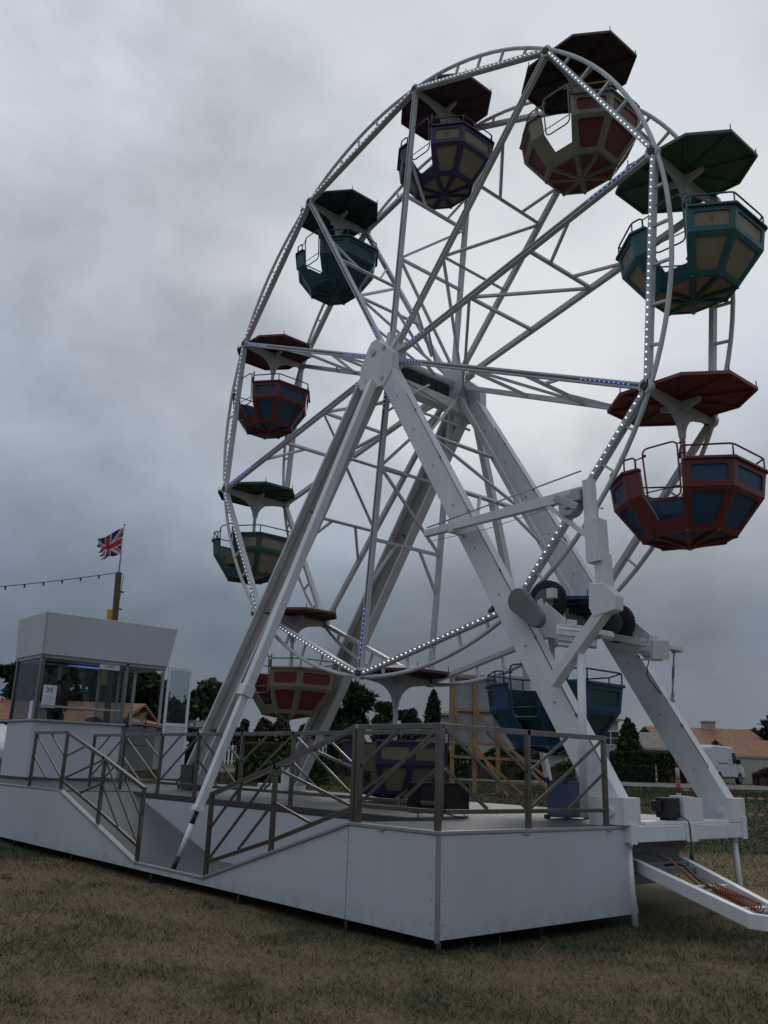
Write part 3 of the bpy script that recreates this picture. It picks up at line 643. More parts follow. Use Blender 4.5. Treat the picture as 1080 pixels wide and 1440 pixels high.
mast = thing('erecting_mast', 'white folding mast with cable arm and pulley, standing off the near right leg', 'mast', (4.7, -1.42, 2.6))
def PM(x, y, z): return (x - 4.7, y + 1.42, z - 2.6)
ym = -1.47
mb = MB(); mb.beam(PM(4.03, ym, 2.62), PM(4.93, ym, 3.55), .13, .165, (0, 1, 0)); mb.build('lower_strut', M['white'], mast, .01)
mb = MB(); mb.prism([PM(4.72, ym - .09, 3.36), PM(5.03, ym - .09, 3.42), PM(5.05, ym - .09, 3.58), PM(4.90, ym - .09, 3.74), PM(4.68, ym - .09, 3.78), PM(4.66, ym - .09, 3.48)], (0, .16, 0)); mb.build('knuckle_plate', M['white'], mast, .008)
mb = MB(); mb.beam(PM(4.84, ym, 3.70), PM(4.82, ym, 4.12), .15, .16, (0, 1, 0)); mb.beam(PM(4.77, ym - .02, 4.02), PM(4.75, ym - .02, 4.56), .19, .21, (0, 1, 0)); mb.beam(PM(4.68, ym, 4.5), PM(4.66, ym, 5.10), .13, .11, (0, 1, 0))
for x in (4.68, 4.76, 4.83): mb.beam(PM(x, ym - .12, 4.06), PM(x, ym - .12, 4.54), .02, .02, (0, 1, 0))
mb.tube([PM(4.84, ym - .1, 4.52), PM(4.84, ym - .1, 4.68), PM(4.92, ym - .1, 4.66)], .015, 6); mb.build('mast_column', M['white'], mast, .008)
mb = MB(); mb.beam(PM(1.72, ym, 4.93), PM(4.58, ym, 4.96), .09, .10, (0, 0, 1), h2=.15); mb.box(PM(2.25, ym - .07, 4.84), PM(2.33, ym + .3, 5.02)); mb.build('cable_arm', M['white'], mast, .008)
mb = MB(); mb.beam(PM(4.02, ym, 4.90), PM(4.66, ym, 4.35), .06, .07, (0, 1, 0)); mb.build('stay', M['white'], mast); mb = MB(); mb.tube([PM(4.46, ym, 2.95), PM(4.44, ym, 1.1)], .05, 10); mb.build('prop_tube', M['white'], mast)
mb = MB(); mb.tube([PM(4.38, ym - .08, 4.82), PM(4.38, ym + .08, 4.82)], .145, 20); mb.tube([PM(4.38, ym - .11, 4.82), PM(4.38, ym + .11, 4.82)], .06, 12); mb.beam(PM(4.2, ym - .1, 4.95), PM(4.55, ym - .1, 4.75), .03, .1, (0, 0, 1)); mb.box(PM(4.44, ym - .1, 4.84), PM(4.58, ym + .06, 5.0)); mb.build('pulley', M['trim'], mast, .01)
mb = MB(); mb.tube([PM(1.75, ym, 5.02), PM(4.55, ym, 5.25)], .011, 6); mb.tube([PM(1.75, ym, 4.8), PM(2.9, ym, 4.78), PM(4.1, ym, 4.86)], .005, 5); mb.build('cable', M['trim'], mast)

# ================================================================ PLATFORM
plat = thing('platform', 'white-skirted steel boarding platform with a sunken entrance of sloping tread plates', 'platform', (0, 0, 0))
YF = -4.18; XE = 4.83; ZD = 1.03; XL = -13.0
# skirts: front with the entrance dip, split at the panel seams
def skirt(poly, ax, label='skirt_panel'):
    mb = MB(); mb.prism(poly, ax); return mb.build(label, M['mudskirt'], plat, .004)
g = .006; T = (0, .03, 0)
skirt([(XL, YF, .12), (-9.0 - g, YF, .12), (-9.0 - g, YF, 1.02), (XL, YF, 1.02)], T)
skirt([(-9.0 + g, YF, .12), (-1.1 - g, YF, .12), (-1.1 - g, YF, .185), (-4.1, YF, 1.02), (-9.0 + g, YF, 1.02)], T)
skirt([(-1.1 + g, YF, .12), (.72 - g, YF, .12), (.72 - g, YF, .185), (-1.1 + g, YF, .185)], T)
skirt([(.72 + g, YF, .12), (3.53 - g, YF, .12), (3.53 - g, YF, 1.0), (.72 + g, YF, .185)], T)
skirt([(3.53 + g, YF, .12), (XE - .03, YF, .12), (XE - .03, YF, 1.0), (3.53 + g, YF, 1.0)], T)
skirt([(XE, YF + .035, .12), (XE, -1.06, .12), (XE, -1.24, 1.0), (XE, YF + .035, 1.0)], (-.03, 0, 0))
mb = MB(); mb.box((XE - .03, YF - .004, .10), (XE + .006, YF + .03, 1.0)); mb.build('corner_trim', M['trim'], plat, .003)
mb = MB(); mb.beam((.72, YF + .02, .20), (3.53, YF + .02, 1.015), .09, .03, (0, 0, 1)); mb.box((3.53, YF - .015, 1.003), (XE + .012, YF + .06, 1.035)); mb.box((XE - .05, YF + .06, 1.003), (XE + .012, -1.26, 1.035)); mb.beam((-4.1, YF + .02, 1.035), (-1.1, YF + .02, .20), .09, .03, (0, 0, 1)); mb.box((XL, YF - .012, 1.02), (-4.1, YF + .06, 1.045)); mb.box((-1.1, YF - .012, .187), (.72, YF + .05, .215)); mb.build('edge_trim', M['trim'], plat, .004)
mb = MB(); mb.box((4.815, -3.0, .985), (4.85, -2.9, 1.0)); mb.box((4.815, -1.6, .985), (4.85, -1.52, 1.0)); mb.box((4.0, YF - .02, .985), (4.08, YF, 1.0)); mb.build('hatch_catch', M['trim'], plat)
rv = MB()
for x in [3.60 + i * .19 for i in range(7)] + [.9 + i * .26 for i in range(10)] + [-8.9 + i * .3 for i in range(26)]: rv.tube([(x, YF + .002, .145), (x, YF - .004, .145)], .007, 6)
for y in [YF + .1 + i * .19 for i in range(16)]: rv.tube([(XE - .002, y, .145), (XE + .004, y, .145)], .007, 6)
for z in (.25, .45, .65, .85): rv.tube([(XE - .002, YF + .07, z), (XE + .004, YF + .07, z)], .007, 6); rv.tube([(XE - .08, YF + .002, z), (XE - .08, YF - .004, z)], .007, 6); rv.tube([(3.58, YF + .002, z), (3.58, YF - .004, z)], .007, 6); rv.tube([(3.48, YF + .002, z), (3.48, YF - .004, z)], .007, 6)
o = rv.build('rivets', M['trim'], plat); o['kind'] = 'stuff'
# decks
mb = MB(); YW = -2.85
mb.box((XL, YW, ZD - .06), (4.62, 1.9, ZD)); mb.box((XL, YF + .03, ZD - .06), (-4.1, YW, ZD)); mb.box((3.53, YF + .03, ZD - .06), (XE - .035, YW, ZD)); mb.box((4.62, YW, ZD - .06), (XE - .035, -1.28, ZD)); mb.build('deck', M['deck'], plat)
mb = MB(); mb.box((-4.1, YW - .035, ZD - .085), (3.53, YW - .001, ZD - .004)); mb.build('deck_lip', M['dark'], plat)
mb = MB(); mb.prism([(-4.1, YF + .07, ZD - .01), (-1.1, YF + .07, .17), (-1.1, YF + .07, .11), (-4.1, YF + .07, ZD - .07)], (0, YW - YF - .11, 0)); mb.build('entrance_ramp', M['ramp'], plat)
mb = MB(); mb.prism([(.72, YF + .07, .17), (3.53, YF + .07, ZD - .01), (3.53, YF + .07, ZD - .07), (.72, YF + .07, .11)], (0, YW - YF - .11, 0)); mb.build('exit_ramp', M['deck'], plat)
mb = MB(); mb.box((-1.1, YF + .055, .12), (.72, YW - .04, .172)); mb.build('landing', M['ramp'], plat)
mb = MB(); mb.prism([(-4.1, YW - .03, ZD - .09), (3.53, YW - .03, ZD - .09), (.72, YW - .03, .175), (-1.1, YW - .03, .175)], (0, .02, 0)); mb.build('inner_wall', M['skirt'], plat)
for (x, y) in ((4.80, YF + .05), (3.5, YF + .05), (1.5, YF + .05), (-.7, YF + .05), (-3.4, YF + .05), (-6.0, YF + .05), (-8.5, YF + .05), (4.7, -2.6)):
    mb = MB(); mb.tube([(x, y, .12), (x, y, .0)], .022, 8); mb.box((x - .05, y - .05, float(ground_z(x, y)) - .02), (x + .05, y + .05, .015)); mb.build('levelling_foot', M['dark'], plat)
mb = MB(); mb.box((XL, YF + .2, .45), (-4.6, YF + .3, .55)); mb.box((XL, -1.1, .55), (4.4, -.9, .95)); mb.box((XL, .9, .55), (3.5, 1.1, .95))
for x in (-8, -5, -2, 1, 3.4): mb.box((x, -2.7, .7), (x + .1, 1.6, .95))
mb.box((3.4, -.9, .55), (4.5, .2, .68)); mb.box((XL, 1.82, .05), (2.0, 1.86, .95)); mb.build('chassis', M['dark'], plat)
for y in (-.95, .55):
    tyre(plat, (3.0, y, .40), .40, .22)

# ---- drawbar (swung towards the camera)
db = thing('drawbar', 'white triangular towing drawbar with coiled orange cable, sticking out under the end beam', 'drawbar', (4.6, -.5, .6))
def PD(x, y, z): return (x - 4.6, y + .5, z - .6)
mb = MB(); n0 = Vector(PD(4.55, -.82, .62)); n1 = Vector(PD(6.62, -1.98, .36)); f0 = Vector(PD(4.75, -.02, .62)); f1 = Vector(PD(6.78, -1.62, .37)); tip = Vector(PD(7.0, -1.92, .36))
mb.beam(n0, n1, .07, .13, (0, 0, 1)); mb.beam(f0, f1, .07, .11, (0, 0, 1)); mb.beam(n1 + Vector((-.03, .0, 0)), tip, .07, .13, (0, 0, 1)); mb.beam(f1, tip, .07, .11, (0, 0, 1))
for t in (.52, .86): mb.beam(n0.lerp(n1, t), f0.lerp(f1, t), .06, .05, (0, 0, 1))
mb.build('drawbar_frame', M['white'], db, .006)
mb = MB(); mb.beam(n0.lerp(n1, -.05), f0.lerp(f1, -.05), .10, .28, (0, 0, 1)); mb.box(PD(4.2, -.9, .72), PD(4.62, .25, .84)); mb.box(PD(4.3, -.75, .35), PD(4.5, .1, .6)); mb.beam(n0.lerp(n1, .2), f0.lerp(f1, .2), .05, .06, (0, 0, 1)); mb.beam(n0.lerp(n1, .12), f0.lerp(f1, .12), .04, .1, (0, 0, 1)); mb.build('turntable', M['greycover'], db)
mb = MB(); pts = []
A_, B_ = n0.lerp(n1, .60).lerp(f0.lerp(f1, .60), .45) + Vector((0, 0, .05)), n0.lerp(n1, .93).lerp(f0.lerp(f1, .93), .5) + Vector((0, 0, .06)); dd = (B_ - A_); du = dd.normalized(); dv = Vector((-du.y, du.x, 0))
for i in range(140): t = i / 139; a = t * 2 * PI * 17; pts.append(A_ + dd * t + (dv * math.cos(a) + Vector((0, 0, 1)) * math.sin(a)) * .042)
mb.tube(pts, .008, 6); mb.tube([A_, A_ + Vector((-.2, .1, -.03)), A_ + Vector((-.5, .32, .06)), A_ + Vector((-.75, .42, .18)), A_ + Vector((-.95, .5, .2))], .014, 6); mb.build('coiled_cable', M['orange'], db)
mb = MB(); pts = [A_ + Vector((-.9, .55, .1)), A_ + Vector((-.6, .42, .15)), A_ + Vector((-.2, .1, .02)), A_ + Vector((.15, -.12, -.03)), A_ + Vector((.5, -.3, -.02))]; mb.tube(fillet(pts, .2), .013, 6); mb.build('hose', M['black'], db)

# ================================================================ RAILINGS
def railing(label, runs, end_brackets=()):
    root = thing('railing', label, 'railing', (runs[0]['p'][0][0], runs[0]['p'][0][1], runs[0]['p'][0][2]), 0, 'steel railings around the platform')
    o = Vector(root.location)
    for r_ in runs:
        pts = [Vector(p) - o for p in r_['p']]; h = r_.get('h', .93); lo = r_.get('lo', .17); z = Vector((0, 0, 1)); dirs = r_['d']
        for i in range(len(pts)):
            if r_.get('skip') and i in r_['skip']: continue
            mb = MB(); e = (pts[min(i + 1, len(pts) - 1)] - pts[max(i - 1, 0)]); mb.beam(pts[i] - z * r_.get('ext', [0] * len(pts))[i], pts[i] + z * h, .05, .05, (1, 0, 0) if abs(e.x) > abs(e.y) else (0, 1, 0)); mb.build('post', M['steel'], root, .003)
        for i in range(len(pts) - 1):
            a, b = pts[i], pts[i + 1]; d = (b - a); side = Vector((-d.y, d.x, 0)).normalized(); ins = d.normalized() * .026
            for nm, hh, wdt in (('top_rail', h + .012, .052), ('bottom_rail', lo, .04)):
                mb = MB(); ex = d.normalized() * (.026 if nm == 'top_rail' else -.026); mb.beam(a + z * hh - ex, b + z * hh + ex, wdt, wdt if nm == 'top_rail' else .042, (0, 0, 1)); mb.build(nm, M['steel'], root, .003)
            H0 = lo + .022; H1 = h - .014
            for (u0, v0, u1, v1) in ((0, 0, 1, 1), (0, .5, .5, 1), (.5, 0, 1, .5)):
                if dirs[i] == '\\': v0, v1 = 1 - v0, 1 - v1
                def Q(u, v): return a + ins + (d - 2 * ins) * u + z * (H0 + (H1 - H0) * v)
                p, q = Q(u0, v0), Q(u1, v1); mb = MB(); mb.beam(p, q, .018, .03, side.cross(q - p)); mb.build('bar', M['steel'], root)
yr = YF + .03
railing('steel railing running down beside the left tread ramp in front of the ticket booth',
        [dict(p=[(-5.6, yr, ZD), (-4.15, yr, ZD), (-2.55, yr, .63), (-1.13, yr, .24)], d='\\/\\', ext=[0, 0, .05, .05])])
railing('steel railing rising from the entrance, round the near corner to the right leg',
        [dict(p=[(.74, yr, .24), (2.12, yr, .60), (3.55, yr, 1.03)], d='/\\', ext=[.05, .05, 0], lo=.14), dict(p=[(3.64, yr, 1.03), (4.79, yr, 1.03)], d='/'), dict(p=[(4.79, yr + .06, 1.03), (4.79, -2.87, 1.03), (4.79, -1.55, 1.03)], d='\\/', skip=[0])])
xs = [-6.2, -4.85, -3.38, -2.12, -.80, .52, 1.9, 3.45]
railing('straight steel railing along the inner deck edge behind the sunken entrance', [dict(p=[(x, YW + .06, ZD) for x in xs], d='/\\/\\/\\/', h=.95)])

# ================================================================ THINGS ON THE DECK
# black flood light box near the corner
fl = thing('floodlight', 'wide black floodlight box lying on the deck behind the corner railing', 'floodlight', (3.02, -2.40, ZD))
mb = MB(); mb.box((-.10, -.43, .05), (.10, .43, .39)); bo = mb.build('housing', mat('black_case', (.010, .010, .011), .9, spec=.2), fl, .015)
mb = MB(); mb.box((.101, -.40, .08), (.108, .40, .36)); mb.build('front_glass', mat('dark_glass', (.01, .01, .012), .15), bo)
for i in range(9): pass
mb = MB(); mb.tube([(.0, -.38, .2), (.06, -.38, .0), (.06, .38, .0), (.0, .38, .2)], .010, 6); mb.build('bracket', M['trim'], fl)
mb = MB(); mb.tube(fillet([(-.1, .1, .06), (.18, .12, .012), (.2, .3, .012), (-.1, .6, .012)], .08), .008, 5); mb.build('cable', M['black'], fl)
# blue flight case
cs = thing('speaker_case', 'upright blue case with black corners standing on the deck beside the right leg', 'speaker case', (3.62, -.72, ZD), R(8))
mb = MB(); mb.box((-.14, -.25, .02), (.14, .25, .46)); mb.build('body', mat('blue_vinyl', (.05, .065, .14), .6, bump=.3, bscale=90), cs, .01)
for x in (-.14, .14):
    for y in (-.25, .25):
        for z in (.02, .46): mb = MB(); mb.box((x - .03, y - .03, z - .03), (x + .03, y + .03, z + .03)); mb.build('corner', M['black'], cs, .008)
mb = MB(); mb.box((-.10, -.08, .46), (.08, .14, .50)); mb.tube(fillet([(-.04, -.05, .5), (-.04, -.05, .56), (-.04, .10, .56), (-.04, .10, .5)], .03), .012, 6); mb.build('handle', M['black'], cs)
cb = MB(); cb.tube(fillet([(3.75, -.5, 1.10), (4.05, -.75, 1.045), (4.3, -1.0, 1.045), (4.6, -1.2, 1.05)], .1), .009, 6); tag(cb.build('power_cable', M['black']), 'thin black cable running from the blue case to the leg foot', 'cable')
# black transformer on the end beam
tr = thing('lamp_box', 'small black lamp box with hanging plug cable on the white end beam', 'lamp box', (4.74, -.22, 1.078))
mb = MB(); mb.box((-.08, -.14, .03), (.09, .13, .26)); mb.box((-.10, -.20, .10), (.02, -.14, .22)); mb.box((-.06, -.1, 0), (-.02, .1, .03)); mb.box((.03, -.1, 0), (.07, .1, .03)); mb.build('housing', M['black'], tr, .01)
mb = MB(); mb.tube(fillet([(.09, .10, .06), (.20, .13, .0), (.20, .15, -.30), (.20, .13, -.36)], .06), .008, 6); mb.tube([(.20, .13, -.36), (.20, .13, -.44)], .022, 8); mb.build('plug_cable', M['black'], tr)
# white cabinets on the far side of the deck
mw = M['white']
cabt = thing('pump_cabinet', 'low white pump bench with boxes behind the left legs', 'machine', (-6.6, 2.6, .05))
mb = MB(); mb.box((-2.2, -.4, .62), (1.7, .4, .72)); 
for x in (-2.1, -.9, .4, 1.55): mb.box((x, -.35, .2), (x + .1, .35, .62))
mb.build('bench', mw, cabt, .01)
mb = MB(); mb.box((-1.5, -.3, .72), (-.9, .2, 1.05)); mb.build('box', mw, cabt, .02)
mb = MB(); mb.tube([(-.4, 0, .72), (-.4, 0, 1.05)], .12, 12); mb.build('filter', mw, cabt)
mb = MB(); mb.box((.2, -.42, .25), (.9, -.38, .6)); mb.build('panel', M['trim'], cabt)
vp = thing('white_vent_pipe', 'short white duct elbow standing behind the deck near the railing', 'pipe', (-1.3, 2.3, 1.0))
mb = MB(); mb.tube(fillet([(0, 0, -.1), (0, 0, .14), (.22, -.05, .12)], .1, 5), .09, 14); mb.build('elbow', mw, vp); mb = MB(); mb.tube([(.20, -.05, .122), (.235, -.055, .12)], .10, 14); mb.build('mouth', M['dark'], vp)

# ================================================================ PEOPLE
def person(label, loc, rz, shirt, hair, trousers, bun=False, arms='table'):
    root = thing('person', label, 'person', loc, rz)
    # seated skeleton, facing +x, origin at the seat under the hips
    V = [(0, 0, .10), (0, 0, .30), (-.01, 0, .50), (.0, 0, .60), (.015, 0, .68)]; E_ = [(0, 1), (1, 2), (2, 3), (3, 4)]; Rr = [.15, .145, .15, .07, .055]
    def limb(pts, rad, root_i):
        i0 = root_i
        for p, r in zip(pts, rad): V.append(p); Rr.append(r); E_.append((i0, len(V) - 1)); i0 = len(V) - 1
        return i0
    hands = []
    for s in (-1, 1):
        limb([(.02, s * .10, .08), (.24, s * .12, .09), (.46, s * .12, .10), (.48, s * .12, -.14), (.47, s * .12, -.36), (.60, s * .12, -.40)], [.10, .085, .065, .055, .045, .04], 0)
        i = limb([(0, s * .19, .53), (.06, s * .25, .28), (.28, s * .20, .20), (.36, s * .17, .20)], [.065, .045, .034, .028], 2); hands.append(Vector(V[i]))
    me = bpy.data.meshes.new('body'); me.from_pydata(V, E_, []); o = bpy.data.objects.new('body', me); COL.objects.link(o)
    md = o.modifiers.new('skin', 'SKIN'); md.use_smooth_shade = True
    for i, r in enumerate(Rr): me.skin_vertices[0].data[i].radius = (r, r * (1.25 if i < 3 else 1)); me.skin_vertices[0].data[i].use_root = (i == 0)
    sb = o.modifiers.new('sub', 'SUBSURF'); sb.levels = 2; sb.render_levels = 2
    dg = bpy.context.evaluated_depsgraph_get(); dg.update(); m2 = bpy.data.meshes.new_from_object(o.evaluated_get(dg)); bpy.data.objects.remove(o)
    m2.materials.clear()
    for m in (M['skin'], shirt, trousers): m2.materials.append(m)
    # head + hands joined into the body mesh by building them in the same object
    mb = MB(); base = [tuple(v.co) for v in m2.vertices]; fs = [tuple(p.vertices) for p in m2.polygons]
    for f in fs:
        c = sum((Vector(base[i]) for i in f), Vector()) / len(f)
        mi = 1
        if c.z > .605 and abs(c.y) < .1: mi = 0
        if c.x > .30 and c.z > .13: mi = 0
        if c.z < .16: mi = 2
        mb.f.append(list(f)); mb.m.append(mi); mb.sm.append(True)
    mb.v = base
    # head: deformed sphere with brow, nose, chin
    n = 24; h = 18; vs = []; ff = []
    for i in range(h + 1):
        a = PI * i / h
        for j in range(n):
            b = 2 * PI * j / n; x = math.sin(a) * math.cos(b); y = math.sin(a) * math.sin(b); z = math.cos(a)
            px, py, pz = .095 * x, .076 * y, .122 * z
            if z < -.1: px *= 1 - .25 * (-z - .1) if x < 0 else 1 - .08 * (-z - .1); py *= 1 - .35 * (-z - .1)
            if x > .75: px += .022 * max(0, 1 - abs(y) / .22) * max(0, 1 - abs(z + .18) / .28)           # nose
            if x > .6: px -= .010 * max(0, 1 - abs(abs(y) - .38) / .18) * max(0, 1 - abs(z - .02) / .16)    # eye sockets
            if x > .6: px += .006 * max(0, 1 - abs(y) / .3) * max(0, 1 - abs(z + .55) / .12)               # lips
            vs.append((px + .025, py, pz + .80))
    for i in range(h):
        for j in range(n): ff.append((i * n + j, (i + 1) * n + j, (i + 1) * n + (j + 1) % n, i * n + (j + 1) % n))
    mb.add(vs, ff, 0, True)
    for s in (-1, 1): mb.sphere((.02, s * .078, .80), .022, 8, 0, (.6, .4, 1.2))
    for s, hd in zip((-1, 1), hands):   # palm, four fingers, thumb
        mb.sphere(hd + Vector((.045, 0, -.005)), .042, 10, 0, (1.1, .9, .45))
        for q, (dy, ln) in enumerate(((-.028, .060), (-.010, .072), (.009, .068), (.027, .052))):
            p = hd + Vector((.08, dy, -.005)); mb.tube([p, p + Vector((ln * .5, 0, .002)), p + Vector((ln * .95, 0, -.022))], [.0095, .0085, .007], 7, 0)
        p = hd + Vector((.03, -s * .035, 0)); mb.tube([p, p + Vector((.03, -s * .02, .0)), p + Vector((.055, -s * .022, -.01))], [.011, .010, .008], 7, 0)
    mb.build('body', [M['skin'], shirt, trousers], root)
    hb = MB(); n = 20; vs = []; ff = []
    for i in range(11):
        a = PI * .62 * i / 10
        for j in range(n):
            b = 2 * PI * j / n; front = max(0, math.cos(b)); aa = a * (1 - .38 * front); x = math.sin(aa) * math.cos(b); y = math.sin(aa) * math.sin(b); z = math.cos(aa)
            k = 1.06 + .03 * math.sin(5 * b + 3 * a); vs.append((.10 * x * k + .020, .085 * y * k, .13 * z * k + .805))
    for i in range(10):
        for j in range(n): ff.append((i * n + j, (i + 1) * n + j, (i + 1) * n + (j + 1) % n, i * n + (j + 1) % n))
    hb.add(vs, ff, 0, True)
    if bun: hb.sphere((-.09, 0, .80), .06, 12, 0, (1, .9, 1)); hb.sphere((-.13, .01, .74), .045, 10)
    hb.build('hair', hair, root)
    fb = MB()
    for s in (-1, 1): fb.sphere((.108, s * .030, .803), .009, 8, 0, (.5, 1.3, .8)); fb.tube([(.115, s * .016, .828), (.110, s * .046, .826)], .004, 5)
    fb.build('eyes', M['ink'], root); lb = MB(); lb.tube([(.118, -.022, .732), (.123, 0, .731), (.118, .022, .732)], .0045, 6); lb.build('mouth', mat('lips', (.28, .09, .08), .5), root)
    return root
person('seated ticket seller with short dark hair and grey top, behind the booth window', (-10.75, -1.92, 2.42), R(-15), M['shirt'], M['hair'], M['dark'])
p1 = CABINS[1].location
pp_ = person('passenger with grey hair tied back, seated in the teal gondola', (p1.x + .34, .10, p1.z - 1.50), R(190), M['redshirt'], M['greyhair'], M['dark'], bun=True)
pp_.scale = (.76, .76, .76)
# bright soft bags on the rim of the lowest gondola
p4 = CABINS[4].location
for i, (dx, c, nm) in enumerate(((.22, (.35, .04, .12), 'pink'), (.50, (.42, .28, .03), 'yellow'))):
    t = thing('cushion', f'small {nm} seat cushion showing above the rim of the purple gondola at the deck', 'cushion', (p4.x + dx, .42, p4.z - 1.12)); mb = MB(); mb.box((-.11, -.05, -.12), (.11, .05, .13)); mb.build('pad', mat(nm + '_fabric', c, .9, bump=.3), t, .035); mb = MB(); mb.tube(fillet([(-.05, 0, .12), (-.05, 0, .16), (.05, 0, .16), (.05, 0, .12)], .02), .008, 5); mb.build('strap', M['dark'], t)

# ================================================================ TICKET BOOTH
BX = -10.12; booth = thing('ticket_booth', 'white ticket booth with big windows and boxy white roof, left end of the platform', 'ticket booth', (BX, -1.0, ZD))
def PB(x, y, z): return (x - BX, y + 1.0, z - ZD)
y0, y1, y2 = -2.63, -.45, .60; xb = -11.85; zc = 2.38; zr = 3.86
mb = MB(); mb.box(PB(BX - .04, y0, ZD + .06), PB(BX, y1, zc - .04)); mb.box(PB(xb, y0, ZD + .06), PB(BX - .043, y0 + .04, zc - .04)); mb.box(PB(xb, y0 + .043, ZD + .06), PB(xb + .04, y2, zc - .04)); mb.build('lower_wall', M['skirt'], booth, .006)
mb = MB(); mb.box(PB(BX - .06, y1 + .003, ZD + .3), PB(BX - .04, y2 - .1, zc - .04)); mb.box(PB(BX - .06, y1 + .25, 1.9), PB(BX - .02, y1 + .75, 2.2)); mb.tube([PB(BX - .07, y1 + .22, 2.12), PB(BX + .02, y1 + .22, 2.12)], .13, 16); mb.build('control_panel', M['greycover'], booth, .006)
mb = MB(); mb.box(PB(xb - .04, y0 - .05, zc - .037), PB(BX + .06, y1 + .06, zc + .01)); mb.build('counter', M['trim'], booth, .006)
mb = MB(); mb.box(PB(xb, y0, ZD), PB(BX, y2, ZD + .055)); mb.build('floor_rail', M['dark'], booth)
for (x, y, w_) in ((BX - .04, y0 + .04, .09), (BX - .04, y1 - .02, .08), (xb + .05, y0 + .04, .08), (xb + .05, y1, .06), (BX - .045, y2 - .05, .06), (xb + .05, y2 - .05, .06), (xb + .05, .1, .05)):
    mb = MB(); mb.box(PB(x - w_ / 2, y - w_ / 2, zc + .012), PB(x + w_ / 2, y + w_ / 2, zr)); mb.build('window_post', M['steel'] if w_ > .06 else M['trim'], booth, .004)
mb = MB(); mb.box(PB(BX - .06, y0 + .09, zc + .30), PB(BX - .02, y1 - .06, zc + .345)); mb.build('glazing_bar', M['trim'], booth)
mb = MB(); mb.box(PB(xb + .03, -1.55, zc + .35), PB(xb + .07, -1.47, zr)); mb.box(PB(xb + .03, -1.47, zc + .35), PB(xb + .07, -.5, zc + .40)); mb.build('rear_window_bar', M['trim'], booth)
for a, b in ((PB(BX - .042, y0 + .09, zc + .35), PB(BX - .036, y1 - .065, zr)), (PB(BX - .042, y0 + .09, zc + .012), PB(BX - .036, y1 - .065, zc + .298)), (PB(xb + .1, y0 + .035, zc + .012), PB(BX - .09, y0 + .041, zr)), (PB(xb + .045, y0 + .09, zc + .012), PB(xb + .05, -1.56, zr)), (PB(xb + .045, -.4, zc + .012), PB(xb + .05, y2 - .09, zr))):
    mb = MB(); mb.box(a, b); mb.build('window_pane', M['glass'], booth)
# roof sign box, open-fronted tray flaring outwards
zt = 4.88
mb = MB(); y3 = y2 + .0; T_ = .04
c_b = [PB(BX + .06, y0 - .03, zr + .02), PB(BX + .06, y2 + .0, zr + .02), PB(xb - .04, y2 + .0, zr + .02), PB(xb - .04, y0 - .03, zr + .02)]
c_t = [PB(BX + .10, y0 - .06, zt), PB(BX + .10, y2 + .16, zt), PB(xb - .12, y2 + .16, zt), PB(xb - .12, y0 - .06, zt)]
vs = c_b + c_t; mb.add(vs, [(0, 1, 5, 4), (1, 2, 6, 5), (2, 3, 7, 6), (3, 0, 4, 7), (3, 2, 1, 0), (4, 5, 6, 7)], 0); mb.build('roof_box', M['skirt'], booth, .012)
mb = MB(); mb.box(PB(xb, y0, zr - .05), PB(BX, y2, zr + .018)); mb.build('ceiling', M['trim'], booth)
mb = MB(); mb.beam(PB(BX + .085, y0 - .035, zr + .02), PB(BX + .125, y0 - .065, zt), .02, .02, (1, 0, 0)); mb.build('corner_strip', M['trim'], booth)
# blue strip light inside
mb = MB()
for i in range(16): mb.tube([PB(BX - .9, -1.6 + i * .05, zr - .085), PB(BX - .9, -1.6 + i * .05, zr - .105)], .016, 6)
mb.box(PB(BX - .915, -1.3, zr - .10), PB(BX - .885, -.85, zr - .085)); mb.build('blue_strip_light', M['ledblue'], booth)
mb = MB(); mb.box(PB(BX - .95, -2.2, zr - .08), PB(BX - .85, -.7, zr - .052)); mb.build('light_batten', M['dark'], booth)
# open door leaf
dr = MB(); dx = BX + .02; ya, yb_ = y2 + .03, y2 + .72
for a, b in (((dx, ya, 1.12), (dx + .04, ya + .07, 3.9)), ((dx, yb_ - .07, 1.12), (dx + .04, yb_, 3.9)), ((dx, ya + .07, 3.80), (dx + .04, yb_ - .07, 3.9)), ((dx, ya + .07, 2.40), (dx + .04, yb_ - .07, 2.48))): dr.box(PB(*a), PB(*b))
door = dr.build('door', M['white'], booth, .006)
mb = MB(); mb.box(PB(dx + .008, ya + .07, 1.12), PB(dx + .03, yb_ - .07, 2.40)); mb.build('door_panel', M['skirt'], door)
mb = MB(); mb.box(PB(dx + .018, ya + .07, 2.48), PB(dx + .023, yb_ - .07, 3.80)); mb.build('pane', M['glass'], door)
mb = MB(); mb.tube([PB(dx + .04, yb_ - .10, 2.2), PB(dx + .09, yb_ - .10, 2.2), PB(dx + .09, yb_ - .22, 2.2)], .012, 6); mb.build('handle', M['dark'], door)
